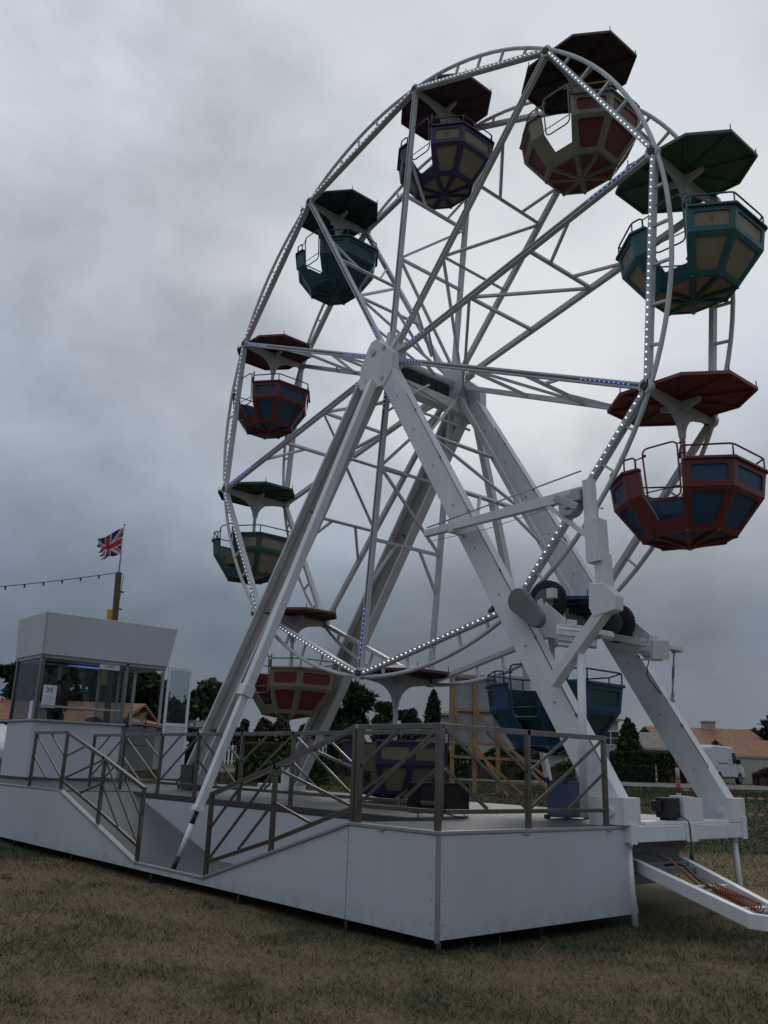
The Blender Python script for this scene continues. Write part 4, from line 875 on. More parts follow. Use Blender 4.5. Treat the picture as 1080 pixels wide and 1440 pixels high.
# paper notices
n1_ = MB(); n1_.box((0, -.16, -.26), (.006, .16, .26)); nb = n1_.build('paper_notice', M['paper']); nb.location = (BX - .034, -2.33, 2.92); tag(nb, 'white paper price notice with 3€ taped inside the booth window', 'notice')
text_mesh('lettering', '3€', .17, M['ink'], frame_mat((.0075, 0, .14), (0, 1, 0), (1, 0, 0)), nb)
mb = MB()
for i, wd in enumerate((.2, .24, .18, .22, .16)): mb.box((.006, -.1, .0 - i * .05), (.008, -.1 + wd, .012 - i * .05))
mb.build('small_print', mat('blue_print', (.2, .28, .45), .8), nb)
n2_ = MB(); n2_.box((0, -.26, -.07), (.006, .26, .07)); nb2 = n2_.build('ticket_sign', M['paper']); nb2.location = (BX - .034, -.93, 3.74); tag(nb2, 'narrow white and pink lettered strip at the top right of the booth window', 'sign')
text_mesh('lettering', 'CAISSE', .085, M['pinkink'], frame_mat((.0075, 0, .0), (0, 1, 0), (1, 0, 0)), nb2)
mb = MB(); mb.box((-.1, -.13, 0), (.1, .13, .42)); ob = mb.build('card_box', M['paper'], bevel=.01); ob.location = (BX - .35, -2.78 + .3, zc + .012); tag(ob, 'white box standing on the booth counter beside the corner post', 'box')
mb = MB(); mb.sphere((0, 0, .05), .16, 12, 0, (.7, 1.5, .55)); ob = mb.build('dark_bag', M['dark']); ob.location = (BX - .25, -1.05, zc + .012); tag(ob, 'dark crumpled bag on the booth counter, right of the seller', 'bag')
for (yy, h_) in ((-.30, .30), (.18, .42)):
    t = thing('microphone' if h_ < .4 else 'aerial', 'short black microphone on the control desk left of the door' if h_ < .4 else 'tall thin black aerial on the control desk next to the door', 'microphone' if h_ < .4 else 'aerial', (BX - .02, yy, zc)); mb = MB(); mb.tube([(0, 0, -.05), (0, 0, h_)], .014, 6); mb.build('stem', M['black'], t); mb = MB(); mb.tube([(0, 0, -.05), (0, 0, .02)], .04, 8); mb.build('foot', M['black'], t)
mb = MB(); mb.box((-.03, -.15, -.75), (.03, .15, .0)); 

# flag pole
fp = thing('flag_post', 'brown wooden post with yellow board and thin metal mast rising behind the booth roof', 'flag pole', (-13.0, .15, .6))
def at_x(px, py, x):
    d = FW * FPX + RT * (px - 540) + UP * (720 - py); return CAM + d * ((x - CAM.x) / d.x)
pb = at_x(161, 880, -13); pt = at_x(167, 805, -13); pm = at_x(175, 740, -13); O = Vector(fp.location)
low = pb + (pb - pt) * 2.6; low.z = .5
mb = MB(); mb.beam(low - O, pt - O, .14, .14, (0, 1, 0)); mb.build('post', M['greywood'], fp, .01)
mb = MB(); mb.tube([pt - O - Vector((0, 0, .2)), pm - O + Vector((0, 0, .03))], .022, 8); mb.sphere(pm - O + Vector((0, 0, .05)), .035, 8); mb.build('mast', M['trim'], fp)
mb = MB(); q = at_x(155, 873, -13) - O; mb.box(q + Vector((-.05, -.10, -1.8)), q + Vector((-.0, .16, .32))); mb.build('yellow_board', M['yellow'], fp)
mb = MB(); mb.tube([pt - O + Vector((0, .02, 0)), pt - O + Vector((0, .16, -.05)), pt - O + Vector((0, .14, -.5)), pt - O + Vector((0, .10, -1.2))], .009, 5)
for zz in (-.55, -1.05): mb.tube([pt - O + Vector((0, .12, zz)), pt - O + Vector((0, .22, zz))], .025, 6)
mb.build('cable', M['black'], fp)
def flag():
    # fly direction towards the left of the picture, hoist along the mast
    a = at_x(175, 741, -13) ; b = at_x(170, 779, -13); c = at_x(131, 762, -13.6); e = at_x(139, 790, -13.5)
    nx, nz = 90, 54; vs = []; fs = []; ms = []
    for j in range(nz + 1):
        v = j / nz
        for i in range(nx + 1):
            u = i / nx
            p = (a.lerp(c, u)).lerp(b.lerp(e, u), v); amp = .16 * u
            rag = 1
            p = p + Vector((1, .1, .1)) * (amp * math.sin(u * 7 + v * 2.4)) + Vector((0, 0, 1)) * (.05 * math.sin(u * 9 + v * 3) * u) - Vector((0, 0, 1)) * .06 * u * math.sin(v * 5)
            if u > .86: p = p + (a - c).normalized() * (u - .86) * (1.2 * (.5 + .5 * math.sin(v * 23)))
            vs.append(p)
    for j in range(nz):
        for i in range(nx):
            fs.append((j * (nx + 1) + i, j * (nx + 1) + i + 1, (j + 1) * (nx + 1) + i + 1, (j + 1) * (nx + 1) + i))
            x = (i + .5) / nx * 2 - 1; y = 1 - (j + .5) / nz * 2; X = x * 30; Y = y * 15   # 60 x 30 design
            m = 0
            d1 = abs(Y - X / 2) / math.sqrt(1.25); d2 = abs(Y + X / 2) / math.sqrt(1.25)
            if d1 < 3 or d2 < 3: m = 1
            s1 = (Y - X / 2) / math.sqrt(1.25); s2 = (Y + X / 2) / math.sqrt(1.25)
            if (X > 0 and 0 > s1 > -2) or (X < 0 and 0 < s1 < 2): m = 2
            if (X > 0 and 0 < s2 < 2) or (X < 0 and 0 > s2 > -2): m = 2 if not (d1 < 2 and False) else m
            if abs(X) < 5 or abs(Y) < 5: m = 1
            if abs(X) < 3.2 or abs(Y) < 3.2: m = 2
            ms.append(m)
    mb = MB(); mb.v = vs; mb.f = fs; mb.m = ms; mb.sm = [True] * len(fs)
    o = mb.build('flag', [mat('flag_blue', (.015, .02, .09), .8), mat('flag_white', (.55, .55, .6), .8), mat('flag_red', (.42, .02, .04), .8)])
    tag(o, 'tattered red, white and blue Union flag flying from the mast above the booth', 'flag')
flag()
# festoon lights to the left
fe = thing('light_string', 'black cable with small hanging bulbs strung left from the flag post', 'string lights', pt)
A_ = pt.copy(); B_ = at_x(-160, 836, -15); mb = MB(); pts = []
for i in range(25): t = i / 24; p = A_.lerp(B_, t); p.z -= 1.0 * t * (1 - t) * .35; pts.append(p - pt)
mb.tube(pts, .012, 5); mb.build('cable', M['black'], fe)
for i in range(1, 24, 1):
    t = (i + .1) / 12
    if t > 1: break
    k = t * 24; p = pts[int(k)].lerp(pts[min(24, int(k) + 1)], k - int(k)); mb = MB(); mb.tube([p, p - Vector((0, 0, .06))], .028, 8); mb.tube([p - Vector((0, 0, .06)), p - Vector((0, 0, .10))], .02, 8); mb.build('bulb', M['black'], fe)

# ================================================================ BACKGROUND
FH = Vector((FW.x, FW.y)).normalized(); RH = Vector((FH.y, -FH.x))
def hor(px): return 1047 + (px + 378) * (72 / 2133)
def bg(px, d):
    p = at(px, hor(px), d); return Vector((p.x, p.y, float(ground_z(p.x, p.y))))
def topz(px, py, d): return at(px, py, d).z
VIEW = lambda px: math.atan2(*(lambda q: (q.y - CAM.y, q.x - CAM.x))(at(px, hor(px), 10)))   # heading of that line of sight
LEAF = {}
def leafm(name, c): LEAF[name] = mat('leaf_' + name, c, .8, var=.35, scale=1.2, spec=.2); return LEAF[name]
leafm('dark', (.022, .036, .018)); leafm('mid', (.045, .068, .027)); leafm('lite', (.12, .14, .055)); leafm('blue', (.03, .048, .036)); leafm('red', (.075, .028, .022)); leafm('pink', (.22, .05, .11)); leafm('violet', (.06, .035, .10))
BARK = mat('bark', (.06, .045, .035), .9, bump=.4)
def leaves(mb_pts, size, name, m, parent, elong=1.0, nrm_up=.3):
    P = np.asarray(mb_pts); n = len(P); a = rng.normal(0, 1, (n, 3)); a /= np.linalg.norm(a, axis=1)[:, None]; b = rng.normal(0, 1, (n, 3)); b -= (b * a).sum(1)[:, None] * a; b /= np.linalg.norm(b, axis=1)[:, None]
    s = size * rng.uniform(.5, 1.2, n)[:, None]
    v = np.stack([P - a * s * elong, P + b * s * .45, P + a * s * elong, P - b * s * .45], 1)
    me = bpy.data.meshes.new(name); me.vertices.add(4 * n); me.vertices.foreach_set('co', v.ravel()); me.loops.add(4 * n); me.loops.foreach_set('vertex_index', np.arange(4 * n, dtype=np.int32)); me.polygons.add(n); me.polygons.foreach_set('loop_start', np.arange(0, 4 * n, 4, dtype=np.int32)); me.polygons.foreach_set('loop_total', np.full(n, 4, np.int32))
    ms = m if isinstance(m, (list, tuple)) else [m]
    for x in ms: me.materials.append(x)
    me.polygons.foreach_set('material_index', (rng.random(n) ** 1.5 * len(ms)).astype(np.int32)); me.update(); me.validate()
    o = bpy.data.objects.new(name, me); COL.objects.link(o); o.parent = parent; return o
def blobpts(c, r, n):
    v = rng.normal(0, 1, (n, 3)); v /= np.linalg.norm(v, axis=1)[:, None]; return np.asarray(c) + v * np.asarray(r) * (rng.random(n) ** .40)[:, None] * rng.normal(1, .13, n)[:, None]
def tree(label, px, d, top_py, wpx, m, kind='round', leaf=.3, n=5000, cat='tree', grp='trees in the background'):
    b = bg(px, d); H = topz(px, top_py, d) - b.z; W = wpx * d / FPX
    root = thing({'round': 'broadleaf_tree', 'cone': 'cypress_tree', 'pine': 'pine_tree', 'palm': 'yucca_tree'}[kind], label, cat, b, 0, grp)
    tk = MB(); cr = []
    if kind == 'cone':
        tk.tube([(0, 0, 0), (.03, 0, H * .5), (0, 0, H * .95)], [.12, .08, .02], 8)
        for i in range(26):
            t = i / 25; z = H * (.06 + .9 * t); r = W / 2 * (1 - t) ** .48 * (.85 + .3 * random.random()) + .05; cr.append(blobpts((random.uniform(-.1, .1), random.uniform(-.1, .1), z), (r, r, H * .07), n // 26))
    else:
        th = H * (.18 if kind == 'round' else .5); r0 = max(.08, H * .03)
        tk.tube([(0, 0, 0), (.05 * H * .3, 0, th * .5), (0, .03 * H, th), (.02 * H, 0, H * .75)], [r0, r0 * .8, r0 * .6, r0 * .25], 8)
        nb = 19 if kind != 'palm' else 7
        for i in range(nb):
            a = 2 * PI * i / nb + random.uniform(-.4, .4); rr = W / 2 * random.uniform(.2, .76); z = th + (H - th) * random.uniform(.05, .80)
            if kind == 'pine': z = th + (H - th) * random.uniform(.3, .85)
            c = (rr * math.cos(a), rr * math.sin(a), z); tk.tube([(0, .02 * H, th * .9), (c[0] * .5, c[1] * .5, (th + z) / 2), c], [r0 * .4, r0 * .28, r0 * .1], 6)
            s = W * random.uniform(.16, .27); cr.append(blobpts(c, (s, s, s * (.8 if kind != 'pine' else .45)), n // (nb + 4)))
        for i in range(4):
            s = W * random.uniform(.14, .24); cr.append(blobpts((random.uniform(-.2, .2) * W, random.uniform(-.2, .2) * W, H - s * random.uniform(.55, 1.1)), (s, s, s * .8), n // (nb + 4)))
    tk.build('trunk', BARK, root); leaves(np.concatenate(cr), leaf, 'crown', m, root, 1.0 if kind != 'palm' else 2.2); return root
def hedge(label, px0, px1, d, top_py, m, depth=1.2, n=6000, leaf=.14, cat='hedge', name='hedge', flat=True, base=0.0):
    a = bg(px0, d); b = bg(px1, d); c = (a + b) / 2; Hh = topz((px0 + px1) / 2, top_py, d) - c.z; L_ = (b - a).length
    root = thing(name, label, cat, c, math.atan2(b.y - a.y, b.x - a.x))
    P = rng.uniform(-1, 1, (n, 3)) * np.array([L_ / 2, depth / 2, Hh / 2]) + np.array([0, 0, Hh / 2 + base]); ax = rng.integers(0, 3, n); sg = rng.choice([-1, 1], n)
    for i, hf in enumerate((L_ / 2, depth / 2, Hh / 2)):
        k = ax == i; P[k, i] = (hf * sg[k] * rng.uniform(.86, 1.0, k.sum())) + (Hh / 2 if i == 2 else 0)
    if not flat:
        sc_ = .75 + .25 * np.sin(P[:, 0] * 2.3) * np.cos(P[:, 0] * .9 + 1); P[:, 2] *= sc_; P[:, 1] *= sc_
    core = MB(); core.box((-L_ / 2 * .9, -depth * .35, 0), (L_ / 2 * .9, depth * .35, Hh * (.85 if flat else .35))); core.build('branch_core', BARK, root)
    leaves(P, leaf, 'foliage', m, root); return root
D_, MI, LI, BL, RE, PK, VI = [LEAF[k] for k in ('dark', 'mid', 'lite', 'blue', 'red', 'pink', 'violet')]
tree('dark conifer at the far left edge of the picture behind the booth', 4, 48, 932, 60, [D_, MI], 'round', .3, 7000)
tree('tall dark tree seen through the left side window of the booth', 62, 46, 905, 120, [D_, MI], 'round', .3, 7000)
tree('broad dark tree seen through the main booth window behind the seller', 130, 50, 896, 150, [D_, MI], 'round', .34, 9000)
tree('sloping dark tree behind the booth door, right of the yellow post', 200, 52, 942, 120, [D_, MI], 'round', .3, 7000)
tree('small green tree seen through the open door pane', 240, 50, 985, 50, [MI, D_], 'round', .26, 4000)
tree('bushy green tree between the booth door and the left leg', 292, 50, 955, 78, [MI, D_, LI], 'round', .26, 9000)
tree('spiky dark evergreen right of the far left leg', 488, 55, 966, 66, [D_, MI], 'palm', .3, 4500)
tree('rounded grey-green tree on the horizon under the lowest canopy', 538, 85, 988, 44, [BL, MI], 'round', .4, 3500)
tree('low grey-green tree on the horizon left of the cypress', 577, 85, 998, 40, [BL, MI], 'round', .4, 3000)
tree('narrow dark cypress left of the timber hoarding', 607, 62, 970, 34, [D_, BL], 'cone', .22, 5000)
tree('dense dark green tree beside the cream house window', 887, 60, 1012, 42, [MI, D_], 'cone', .24, 8000)
tree('small dark tree peeking over the garage roof', 914, 78, 1026, 34, [D_, MI], 'round', .3, 3500)
tree('small round treetop above the left end of the long orange roof', 962, 100, 1018, 30, [D_], 'round', .4, 2000)
tree('distant dark tree clump right of the long orange roof', 1062, 120, 1026, 54, [D_], 'round', .5, 4000)
tree('flat-topped pine cut by the right edge of the picture', 1101, 75, 1000, 46, [D_], 'pine', .35, 3500)
hedge('red-brown leaved hedge behind the white picket fence', 345, 500, 82, 1004, [RE, D_, RE, MI], 4, 14000, .3, flat=False)
hedge('dark red shrub behind the left leg', 290, 342, 82, 1004, [RE, D_, MI], 4, 6000, .3, flat=False)
hedge('pale green clipped hedge behind the white pump bench', 335, 432, 30, 1046, [LI, MI], 1.2, 9000, .1)
hedge('small green shrub right of the far left leg foot', 428, 462, 30, 1052, [MI, BL], 1.2, 3000, .1, 'shrub', 'shrub', False)
hedge('low green hedge between the booth door and the left leg', 250, 300, 32, 1035, [MI, D_], 1.2, 4000, .12, 'hedge', 'hedge', False)
hedge('rough green shrubs left of the timber hoarding', 460, 640, 46, 1030, [MI, D_, BL], 2, 9000, .16, flat=False)
hedge('dark shrubs standing behind the timber hoarding', 636, 745, 50, 1040, [D_, MI], 1.5, 7000, .16, flat=False)
hedge('long dark clipped hedge in front of the cream house', 862, 948, 57, 1058, [D_, MI], 1.5, 9000, .13)
hedge('low clipped shrub in front of the dark hedge, left of the marker post', 876, 919, 54, 1077, [BL, D_], 1.2, 4000, .1, 'shrub', 'shrub')
hedge('low green shrub at the foot of the boundary wall beside the van', 938, 962, 54, 1075, [D_, MI], 1.0, 2000, .1, 'shrub', 'shrub', False)
hedge('pink flowering bush at the right edge of the picture', 1062, 1096, 54, 1073, [PK, D_, MI], 1.4, 3500, .13, 'bush', 'flowering_bush', False)
hedge('violet flowering bush under the low orange roof', 738, 768, 52, 1048, [VI, VI, D_], 1.4, 3000, .13, 'bush', 'flowering_bush', False)
hedge('light green bush beside the violet bush', 772, 806, 50, 1064, [LI, MI], 1.4, 3000, .12, 'bush', 'bush', False)
hedge('green shrub below the orange roof at the left edge of the picture', -20, 12, 40, 1000, [MI, D_], 1.4, 3000, .14, 'shrub', 'shrub', False)

CRM = mat('cream_render', (.40, .37, .32), .85, var=.06, bump=.1, bscale=12); GRY = mat('grey_render', (.30, .29, .28), .85, var=.08)
def tilemat(name, c):
    m = mat(name, c, .8, var=.25, scale=2.5); t = m.node_tree; L = t.links.new; b = t.nodes['Principled BSDF']; tc = N('ShaderNodeTexCoord', t)
    wv = N('ShaderNodeTexWave', t, wave_type='BANDS', bands_direction='X'); wv.inputs['Scale'].default_value = 1.6; L(tc.outputs['Object'], wv.inputs[0])
    wz = N('ShaderNodeTexWave', t, wave_type='BANDS', bands_direction='Z'); wz.inputs['Scale'].default_value = 3.2; L(tc.outputs['Object'], wz.inputs[0])
    ad = N('ShaderNodeMath', t, operation='ADD'); L(wv.outputs[1], ad.inputs[0]); L(wz.outputs[1], ad.inputs[1])
    bp = N('ShaderNodeBump', t); bp.inputs['Strength'].default_value = .9; bp.inputs['Distance'].default_value = .06; L(ad.outputs[0], bp.inputs['Height']); L(bp.outputs[0], b.inputs['Normal']); return m
TILE = tilemat('terracotta_tiles', (.30, .13, .068)); TILEG = tilemat('weathered_tiles', (.22, .19, .17))
def house(label, px0, px1, d, eave_py, ridge_py, depth=8, wall=CRM, roof=TILE, hip=0, windows=(), chimney=None, door=None, over=.35, d1=None, name='house'):
    a = bg(px0, d); b = bg(px1, d1 or d); dirv = Vector((b.x - a.x, b.y - a.y)); L_ = dirv.length; ang = math.atan2(dirv.y, dirv.x); root = thing(name, label, 'house', (a.x, a.y, min(a.z, b.z)), ang)
    px = (px0 + px1) / 2; dm = (d + (d1 or d)) / 2; he = topz(px, eave_py, dm) - root.location.z; hr = topz(px, ridge_py, dm + depth / 2) - root.location.z
    mb = MB(); mb.box((0, 0, -.5), (L_, depth, he))
    if not hip:
        for x in (0, L_): mb.prism([(x, 0, he), (x, depth, he), (x, depth / 2, hr - .12)], (-.02 if x else .02, 0, 0))
    mb.build('wall', wall, root)
    mb = MB(); y0_, y1_ = -over, depth + over; sl = (hr - he) / (depth / 2); ez = he - sl * over + .1; x0_, x1_ = -over, L_ + over
    mb.add([(x0_, y0_, ez), (x1_, y0_, ez), (x1_ - hip, depth / 2, hr), (x0_ + hip, depth / 2, hr), (x0_, y1_, ez), (x1_, y1_, ez)], [(0, 1, 2, 3), (5, 4, 3, 2), (0, 3, 4), (1, 5, 2)] if hip else [(0, 1, 2, 3), (5, 4, 3, 2)], 0)
    rf = mb.build('roof', roof, root); so_ = rf.modifiers.new('t', 'SOLIDIFY'); so_.thickness = .12; so_.offset = -1
    mb = MB(); mb.box((x0_, y0_ - .06, ez - .13), (x1_, y0_, ez - .02)); mb.build('gutter', M['trim'], root)
    for (u, z0, w_, h_) in windows:
        x = L_ * u; mb = MB()
        for q in (((x - w_ / 2 - .07, -.05, z0 - .07), (x + w_ / 2 + .07, -.003, z0)), ((x - w_ / 2 - .07, -.05, z0 + h_), (x + w_ / 2 + .07, -.003, z0 + h_ + .07)), ((x - w_ / 2 - .07, -.05, z0), (x - w_ / 2, -.003, z0 + h_)), ((x + w_ / 2, -.05, z0), (x + w_ / 2 + .07, -.003, z0 + h_)), ((x - .03, -.045, z0), (x + .03, -.003, z0 + h_)), ((x - w_ / 2, -.045, z0 + h_ * .5 - .02), (x + w_ / 2, -.003, z0 + h_ * .5 + .02))): mb.box(*q)
        wn = mb.build('window', M['paper'], root); mb = MB(); mb.box((x - w_ / 2, -.02, z0), (x + w_ / 2, -.004, z0 + h_)); mb.build('pane', mat('window_dark', (.02, .025, .03), .12), wn)
    if chimney: u, h_ = chimney; mb = MB(); mb.box((L_ * u - .5, depth / 2 - .4, hr - .6), (L_ * u + .5, depth / 2 + .4, hr + h_)); mb.box((L_ * u - .6, depth / 2 - .5, hr + h_ + .002), (L_ * u + .6, depth / 2 + .5, hr + h_ + .12)); mb.build('chimney', wall, rf)
    return root
house('bungalow with orange tiled roof seen through and left of the booth windows', -70, 150, 40, 1012, 983, 9, hip=0, windows=((.2, 1.0, 1.2, 1.0), (.5, 1.0, 1.2, 1.0)), name='bungalow')
house('lower orange tiled roof wing seen through the right of the booth window', 130, 186, 42, 1014, 997, 6, hip=2.0, name='bungalow')
house('large cream house with upstairs window behind the blue gondola', 622, 872, 66, 1006, 985, 9, hip=4.5, windows=((.955, 2.55, 1.25, .95), (.72, .9, 1.3, 1.2)), name='house')
house('low cream annexe with orange roof in front of the large cream house', 766, 846, 60, 1056, 1038, 4, hip=1, windows=((.5, .5, .8, .8),), name='annexe')
house('cream garage with grey tiled roof behind the hedge', 903, 968, 68, 1052, 1030, 7, roof=TILEG, name='garage')
house('long cream bungalow with wide orange roof and chimney behind the van', 946, 1096, 72, 1056, 1024, 12, hip=0, chimney=(.62, .5), windows=((.3, .9, 1.2, 1.0),), name='bungalow')
house('lower orange roofed wing at the right edge of the picture', 1040, 1125, 67, 1063, 1041, 7, hip=0, name='bungalow')
# boundary wall, picket fence
def wall_run(name, label, cat, px0, px1, d, top_py, m, th=.2, cap=True, d1=None):
    a = bg(px0, d); b = bg(px1, d1 or d); root = thing(name, label, cat, a, math.atan2(b.y - a.y, b.x - a.x)); L_ = (b - a).length; h = topz((px0 + px1) / 2, top_py, d) - a.z
    mb = MB(); mb.box((0, 0, -.6), (L_, th, h)); mb.build('wall', m, root)
    if cap: mb = MB(); mb.box((-.03, -.04, h + .002), (L_ + .03, th + .04, h + .08)); mb.build('coping', M['greycover'], root)
    return root
wall_run('boundary_wall', 'plain cream garden wall running behind the van to the right edge', 'wall', 940, 1110, 61, 1066, CRM)
wall_run('boundary_wall', 'low pale wall with hedge behind, between the hedge and the leg', 'wall', 640, 850, 61, 1071, GRY)
def picket(label, px0, px1, d, top_py):
    a = bg(px0, d); b = bg(px1, d); root = thing('picket_fence', label, 'fence', a, math.atan2(b.y - a.y, b.x - a.x), 'white picket fences'); L_ = (b - a).length; h = topz(px0, top_py, d) - a.z
    for z in (.3, h - .15): mb = MB(); mb.box((0, .02, z), (L_, .05, z + .06)); mb.build('rail', M['white'], root)
    mb = MB(); x = 0
    while x < L_: mb.box((x, -.01, .05), (x + .15, .018, h)); x += .30
    mb.build('pickets', M['white'], root)
picket('white picket fence to the right of the far left leg', 432, 500, 74, 1047)
picket('white picket fence between the booth door and the left legs', 250, 348, 74, 1045)

# timber hoarding seen from behind
d = 28; b = bg(636, d); hb = thing('timber_hoarding', 'big grey board on a raw timber frame with sloping braces, on the grass', 'hoarding', b, math.atan2(RH.y, RH.x) + R(6))
W_ = 66 * d / FPX * 1.02; Hh = topz(640, 943, d) - b.z
mb = MB(); mb.box((-.1, .09, Hh * .40), (W_ + 1.1, .12, Hh * 1.0)); mb.build('board', M['panel'], hb)
for x in (0, W_ * .48, W_ * .98):
    mb = MB(); mb.box((x - .06, -.03, -.1), (x + .06, .085, Hh * (1.0 - .03 * x))); mb.build('post', M['wood'], hb, .006)
for z in (Hh * .97, Hh * .69, Hh * .41): mb = MB(); mb.box((-.05, -.0, z), (W_ + .4, .08, z + .08)) if False else mb.box((.062, .0, z - .04), (W_ * .98 - .065, .08, z + .04)); mb.build('cross_rail', M['wood'], hb)
for i, (x0_, z0, x1_, z1, yy) in enumerate(((.05, Hh * .68, 1.5, .0, -1.2), (W_ * .5, Hh * .68, 2.9, .0, -1.6), (W_ * .3, Hh * .3, 2.9, Hh * .28, -.9), (W_ * .95, Hh * .10, 3.3, Hh * .10, -.9), (W_ * .98, Hh * .45, 3.4, .0, -1.6), (.5, Hh * .40, 2.2, .0, -.6), (0, Hh * .30, 1.0, Hh * .29, -.3))):
    mb = MB(); mb.beam((x0_, -.06, z0), (x1_, yy, z1), .04, .08, (0, 0, 1)); mb.build('brace', M['wood'], hb)

# direction sign
b = bg(277, 30); sg = thing('direction_sign', 'small grey arrow-shaped direction sign on a post right of the booth door', 'sign', b, math.atan2(RH.y, RH.x))
z = topz(277, 1018, 30) - b.z
mb = MB(); mb.prism([(-.45, 0, z - .13), (.36, 0, z - .13), (.48, 0, z), (.36, 0, z + .13), (-.38, 0, z + .13), (-.48, 0, z)], (0, .03, 0)); pn = mb.build('arrow_panel', M['greycover'], sg)
mb = MB(); mb.tube([(0, .06, 0), (0, .06, z + .1)], .035, 8); mb.build('post', M['trim'], sg)
mb = MB(); mb.prism([(.20, -.008, z - .05), (.30, -.008, z), (.20, -.008, z + .05)], (0, .006, 0)); mb.prism([(-.36, -.008, z - .06), (-.22, -.008, z - .06), (-.29, -.008, z + .06)], (0, .006, 0))
for i in range(3): mb.box((-.15, -.008, z + .05 - i * .06), (.14, -.002, z + .075 - i * .06))
mb.build('sign_marks', M['paper'], pn)

# vehicles ------------------------------------------------------------
def vehicle(name, label, cat, loc, rz, prof, wdt, m, wheels, glass_polys, front_lights, r=.34, mirror=None, extra=None):
    root = thing(name, label, cat, loc, rz); mb = MB(); mb.prism([(x, -wdt / 2, z) for x, z in prof], (0, wdt, 0)); mb.build('body', m, root, .09)
    for gp in glass_polys:
        for s in (-1, 1):
            mb = MB(); mb.prism([(x, s * (wdt / 2 + .004), z) for x, z in gp], (0, -s * .03, 0)); mb.build('side_window', M['black'], root)
    for x in wheels:
        for s in (-1, 1):
            mb = MB(); mb.tube([(x, s * (wdt / 2 - .22), r), (x, s * (wdt / 2 + .012), r)], r, 24); t = mb.build('tyre', M['rubber'], root, .02); mb = MB(); mb.tube([(x, s * (wdt / 2 + .01), r), (x, s * (wdt / 2 + .022), r)], r * .62, 16); mb.build('wheel_rim', M['greycover'], t)
            mb = MB(); mb.tube([(x, s * (wdt / 2 - .2), r + .02), (x, s * (wdt / 2 + .004), r + .02)], r * 1.22, 24); mb.build('wheel_arch', M['black'], root)
    for q in front_lights:
        mb = MB(); mb.box(*q); mb.build('headlight', mat('lens', (.5, .52, .55), .15), root, .02)
    if mirror:
        for s in (-1, 1): mb = MB(); mb.box((mirror[0] - .07, s * (wdt / 2 + .02), mirror[1] - .16), (mirror[0] + .07, s * (wdt / 2 + .24), mirror[1] + .16)); mb.build('mirror', M['black'], root, .03)
    if extra: extra(root)
    return root
PW = mat('van_paint', (.66, .67, .68), .3, var=.03)
dv = 58; b = bg(1006, dv); ang = math.atan2(RH.y, RH.x) + R(48)
prof = [(-2.75, .35), (2.65, .35), (2.75, .75), (2.6, 1.12), (1.85, 1.30), (1.15, 2.12), (.75, 2.36), (-2.55, 2.40), (-2.75, 2.25)]
def vanx(root):
    mb = MB(); mb.box((-1.9, -1.012, 1.28), (-.2, -1.003, 1.33)); mb.box((.25, -1.012, 1.18), (.42, -1.003, 1.22)); mb.box((.12, -1.008, .45), (.135, -1.002, 2.2)); mb.box((-1.9, -1.006, 1.27), (1.51, -1.002, 1.285)); mb.box((1.50, -1.008, .5), (1.515, -1.002, 1.3)); mb.build('door_seam', M['dark'], root)
    mb = MB(); mb.box((-2.7, -1.02, .36), (2.5, -1.0, .47)); mb.build('sill', M['dark'], root)
    mb = MB(); mb.prism([(1.80, -.9, 1.36), (1.80, .9, 1.36), (1.20, .82, 2.05), (1.20, -.82, 2.05)], (.05, 0, .04)); mb.build('windscreen', M['black'], root)
vehicle('panel_van', 'white high-roofed panel van parked in front of the cream garden wall', 'van', b, ang, prof, 2.0, PW, (-1.75, 1.75), [[(.55, 1.32), (1.62, 1.32), (1.08, 2.02), (.55, 2.02)]], [((2.55, -.95, .85), (2.74, -.6, 1.05)), ((2.55, .6, .85), (2.74, .95, 1.05))], mirror=(1.35, 1.45), extra=vanx)
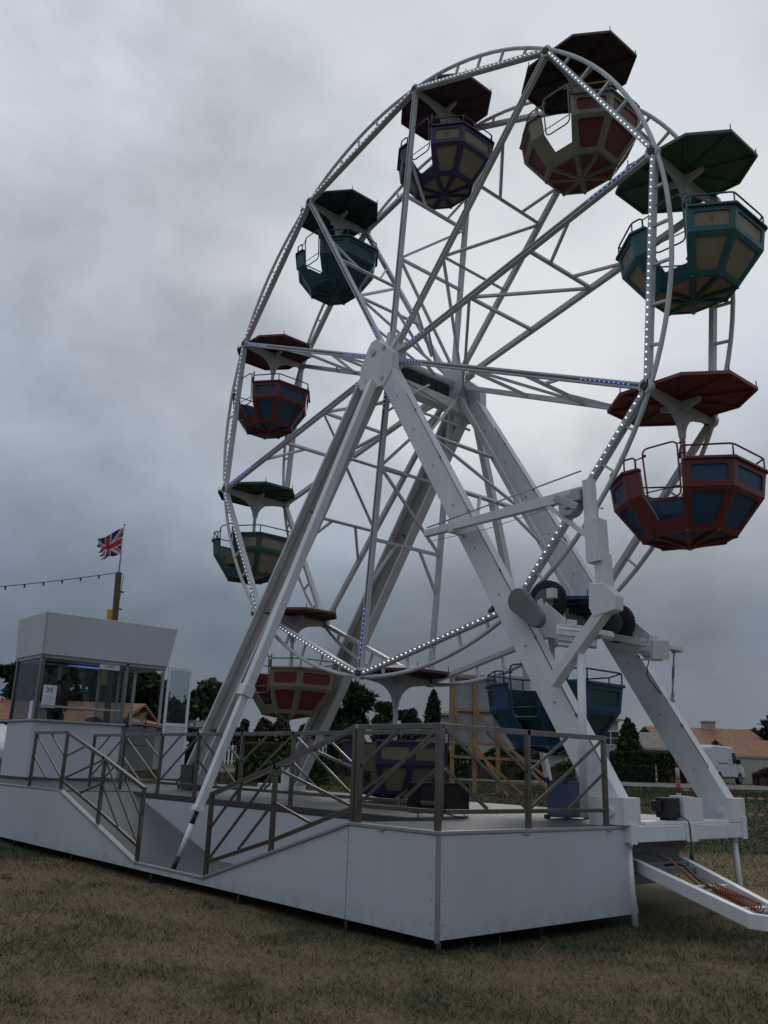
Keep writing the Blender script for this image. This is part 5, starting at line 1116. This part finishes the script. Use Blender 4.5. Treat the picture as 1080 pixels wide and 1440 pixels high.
dv = 25; b = bg(-38, dv); ang = math.atan2(RH.y, RH.x) - R(25)
prof = [(-2.1, .35), (2.0, .35), (2.15, .7), (2.0, .98), (1.1, 1.12), (.45, 1.58), (.1, 1.66), (-1.6, 1.64), (-2.05, 1.1), (-2.15, .7)]
vehicle('parked_car', 'silver car cut by the left edge of the picture beside the booth', 'car', b, ang, prof, 1.8, mat('silver_paint', (.42, .44, .47), .25, metal=.4, var=.03), (-1.3, 1.3), [[(-1.6, 1.14), (-.55, 1.14), (-.55, 1.52), (-1.4, 1.52)], [(-.45, 1.14), (.95, 1.14), (.38, 1.50), (-.45, 1.52)]], [((2.0, -.8, .72), (2.14, -.45, .88))], r=.32, mirror=(.75, 1.18))

# striped markers and barrier tape ------------------------------------
RW_ = mat('tape_red', (.30, .09, .06), .6); WW_ = mat('tape_white', (.42, .41, .39), .6)
def marker(label, px, d, top_py):
    b = bg(px, d); h = topz(px, top_py, d) - b.z; t = thing('marker_post', label, 'post', b, 0); mb = MB(); n = 7
    for i in range(n): mb.tube([(0, 0, h * i / n), (0, 0, h * (i + 1) / n)], .035 + .03 * (1 - i / n), 8, mi=i % 2)
    mb.build('striped_post', [RW_, WW_], t)
    return b, h
m1, h1 = marker('red and white striped marker post behind the end beam', 953, 19, 1062)
marker('small red and white post in front of the dark hedge', 923, 53, 1075)
def tape(label, px0, py0, d0, px1, py1, d1):
    a, b = at(px0, py0, d0), at(px1, py1, d1); mb = MB(); n = 24; t = thing('barrier_tape', label, 'barrier tape', a, 0)
    for i in range(n):
        p, q = a.lerp(b, i / n), a.lerp(b, (i + 1) / n); s0 = math.sin(PI * i / n) * .10; s1 = math.sin(PI * (i + 1) / n) * .10; mb.beam(p - a - Vector((0, 0, s0)), q - a - Vector((0, 0, s1)), .004, .045, (0, 0, 1), mi=i % 2)
    mb.build('striped_tape', [RW_, WW_], t)
tape('upper strand of red and white barrier tape across the grass', 953, 1108, 19, 1130, 1122, 20)
tape('lower strand of red and white barrier tape across the grass', 953, 1128, 19, 1130, 1146, 20)
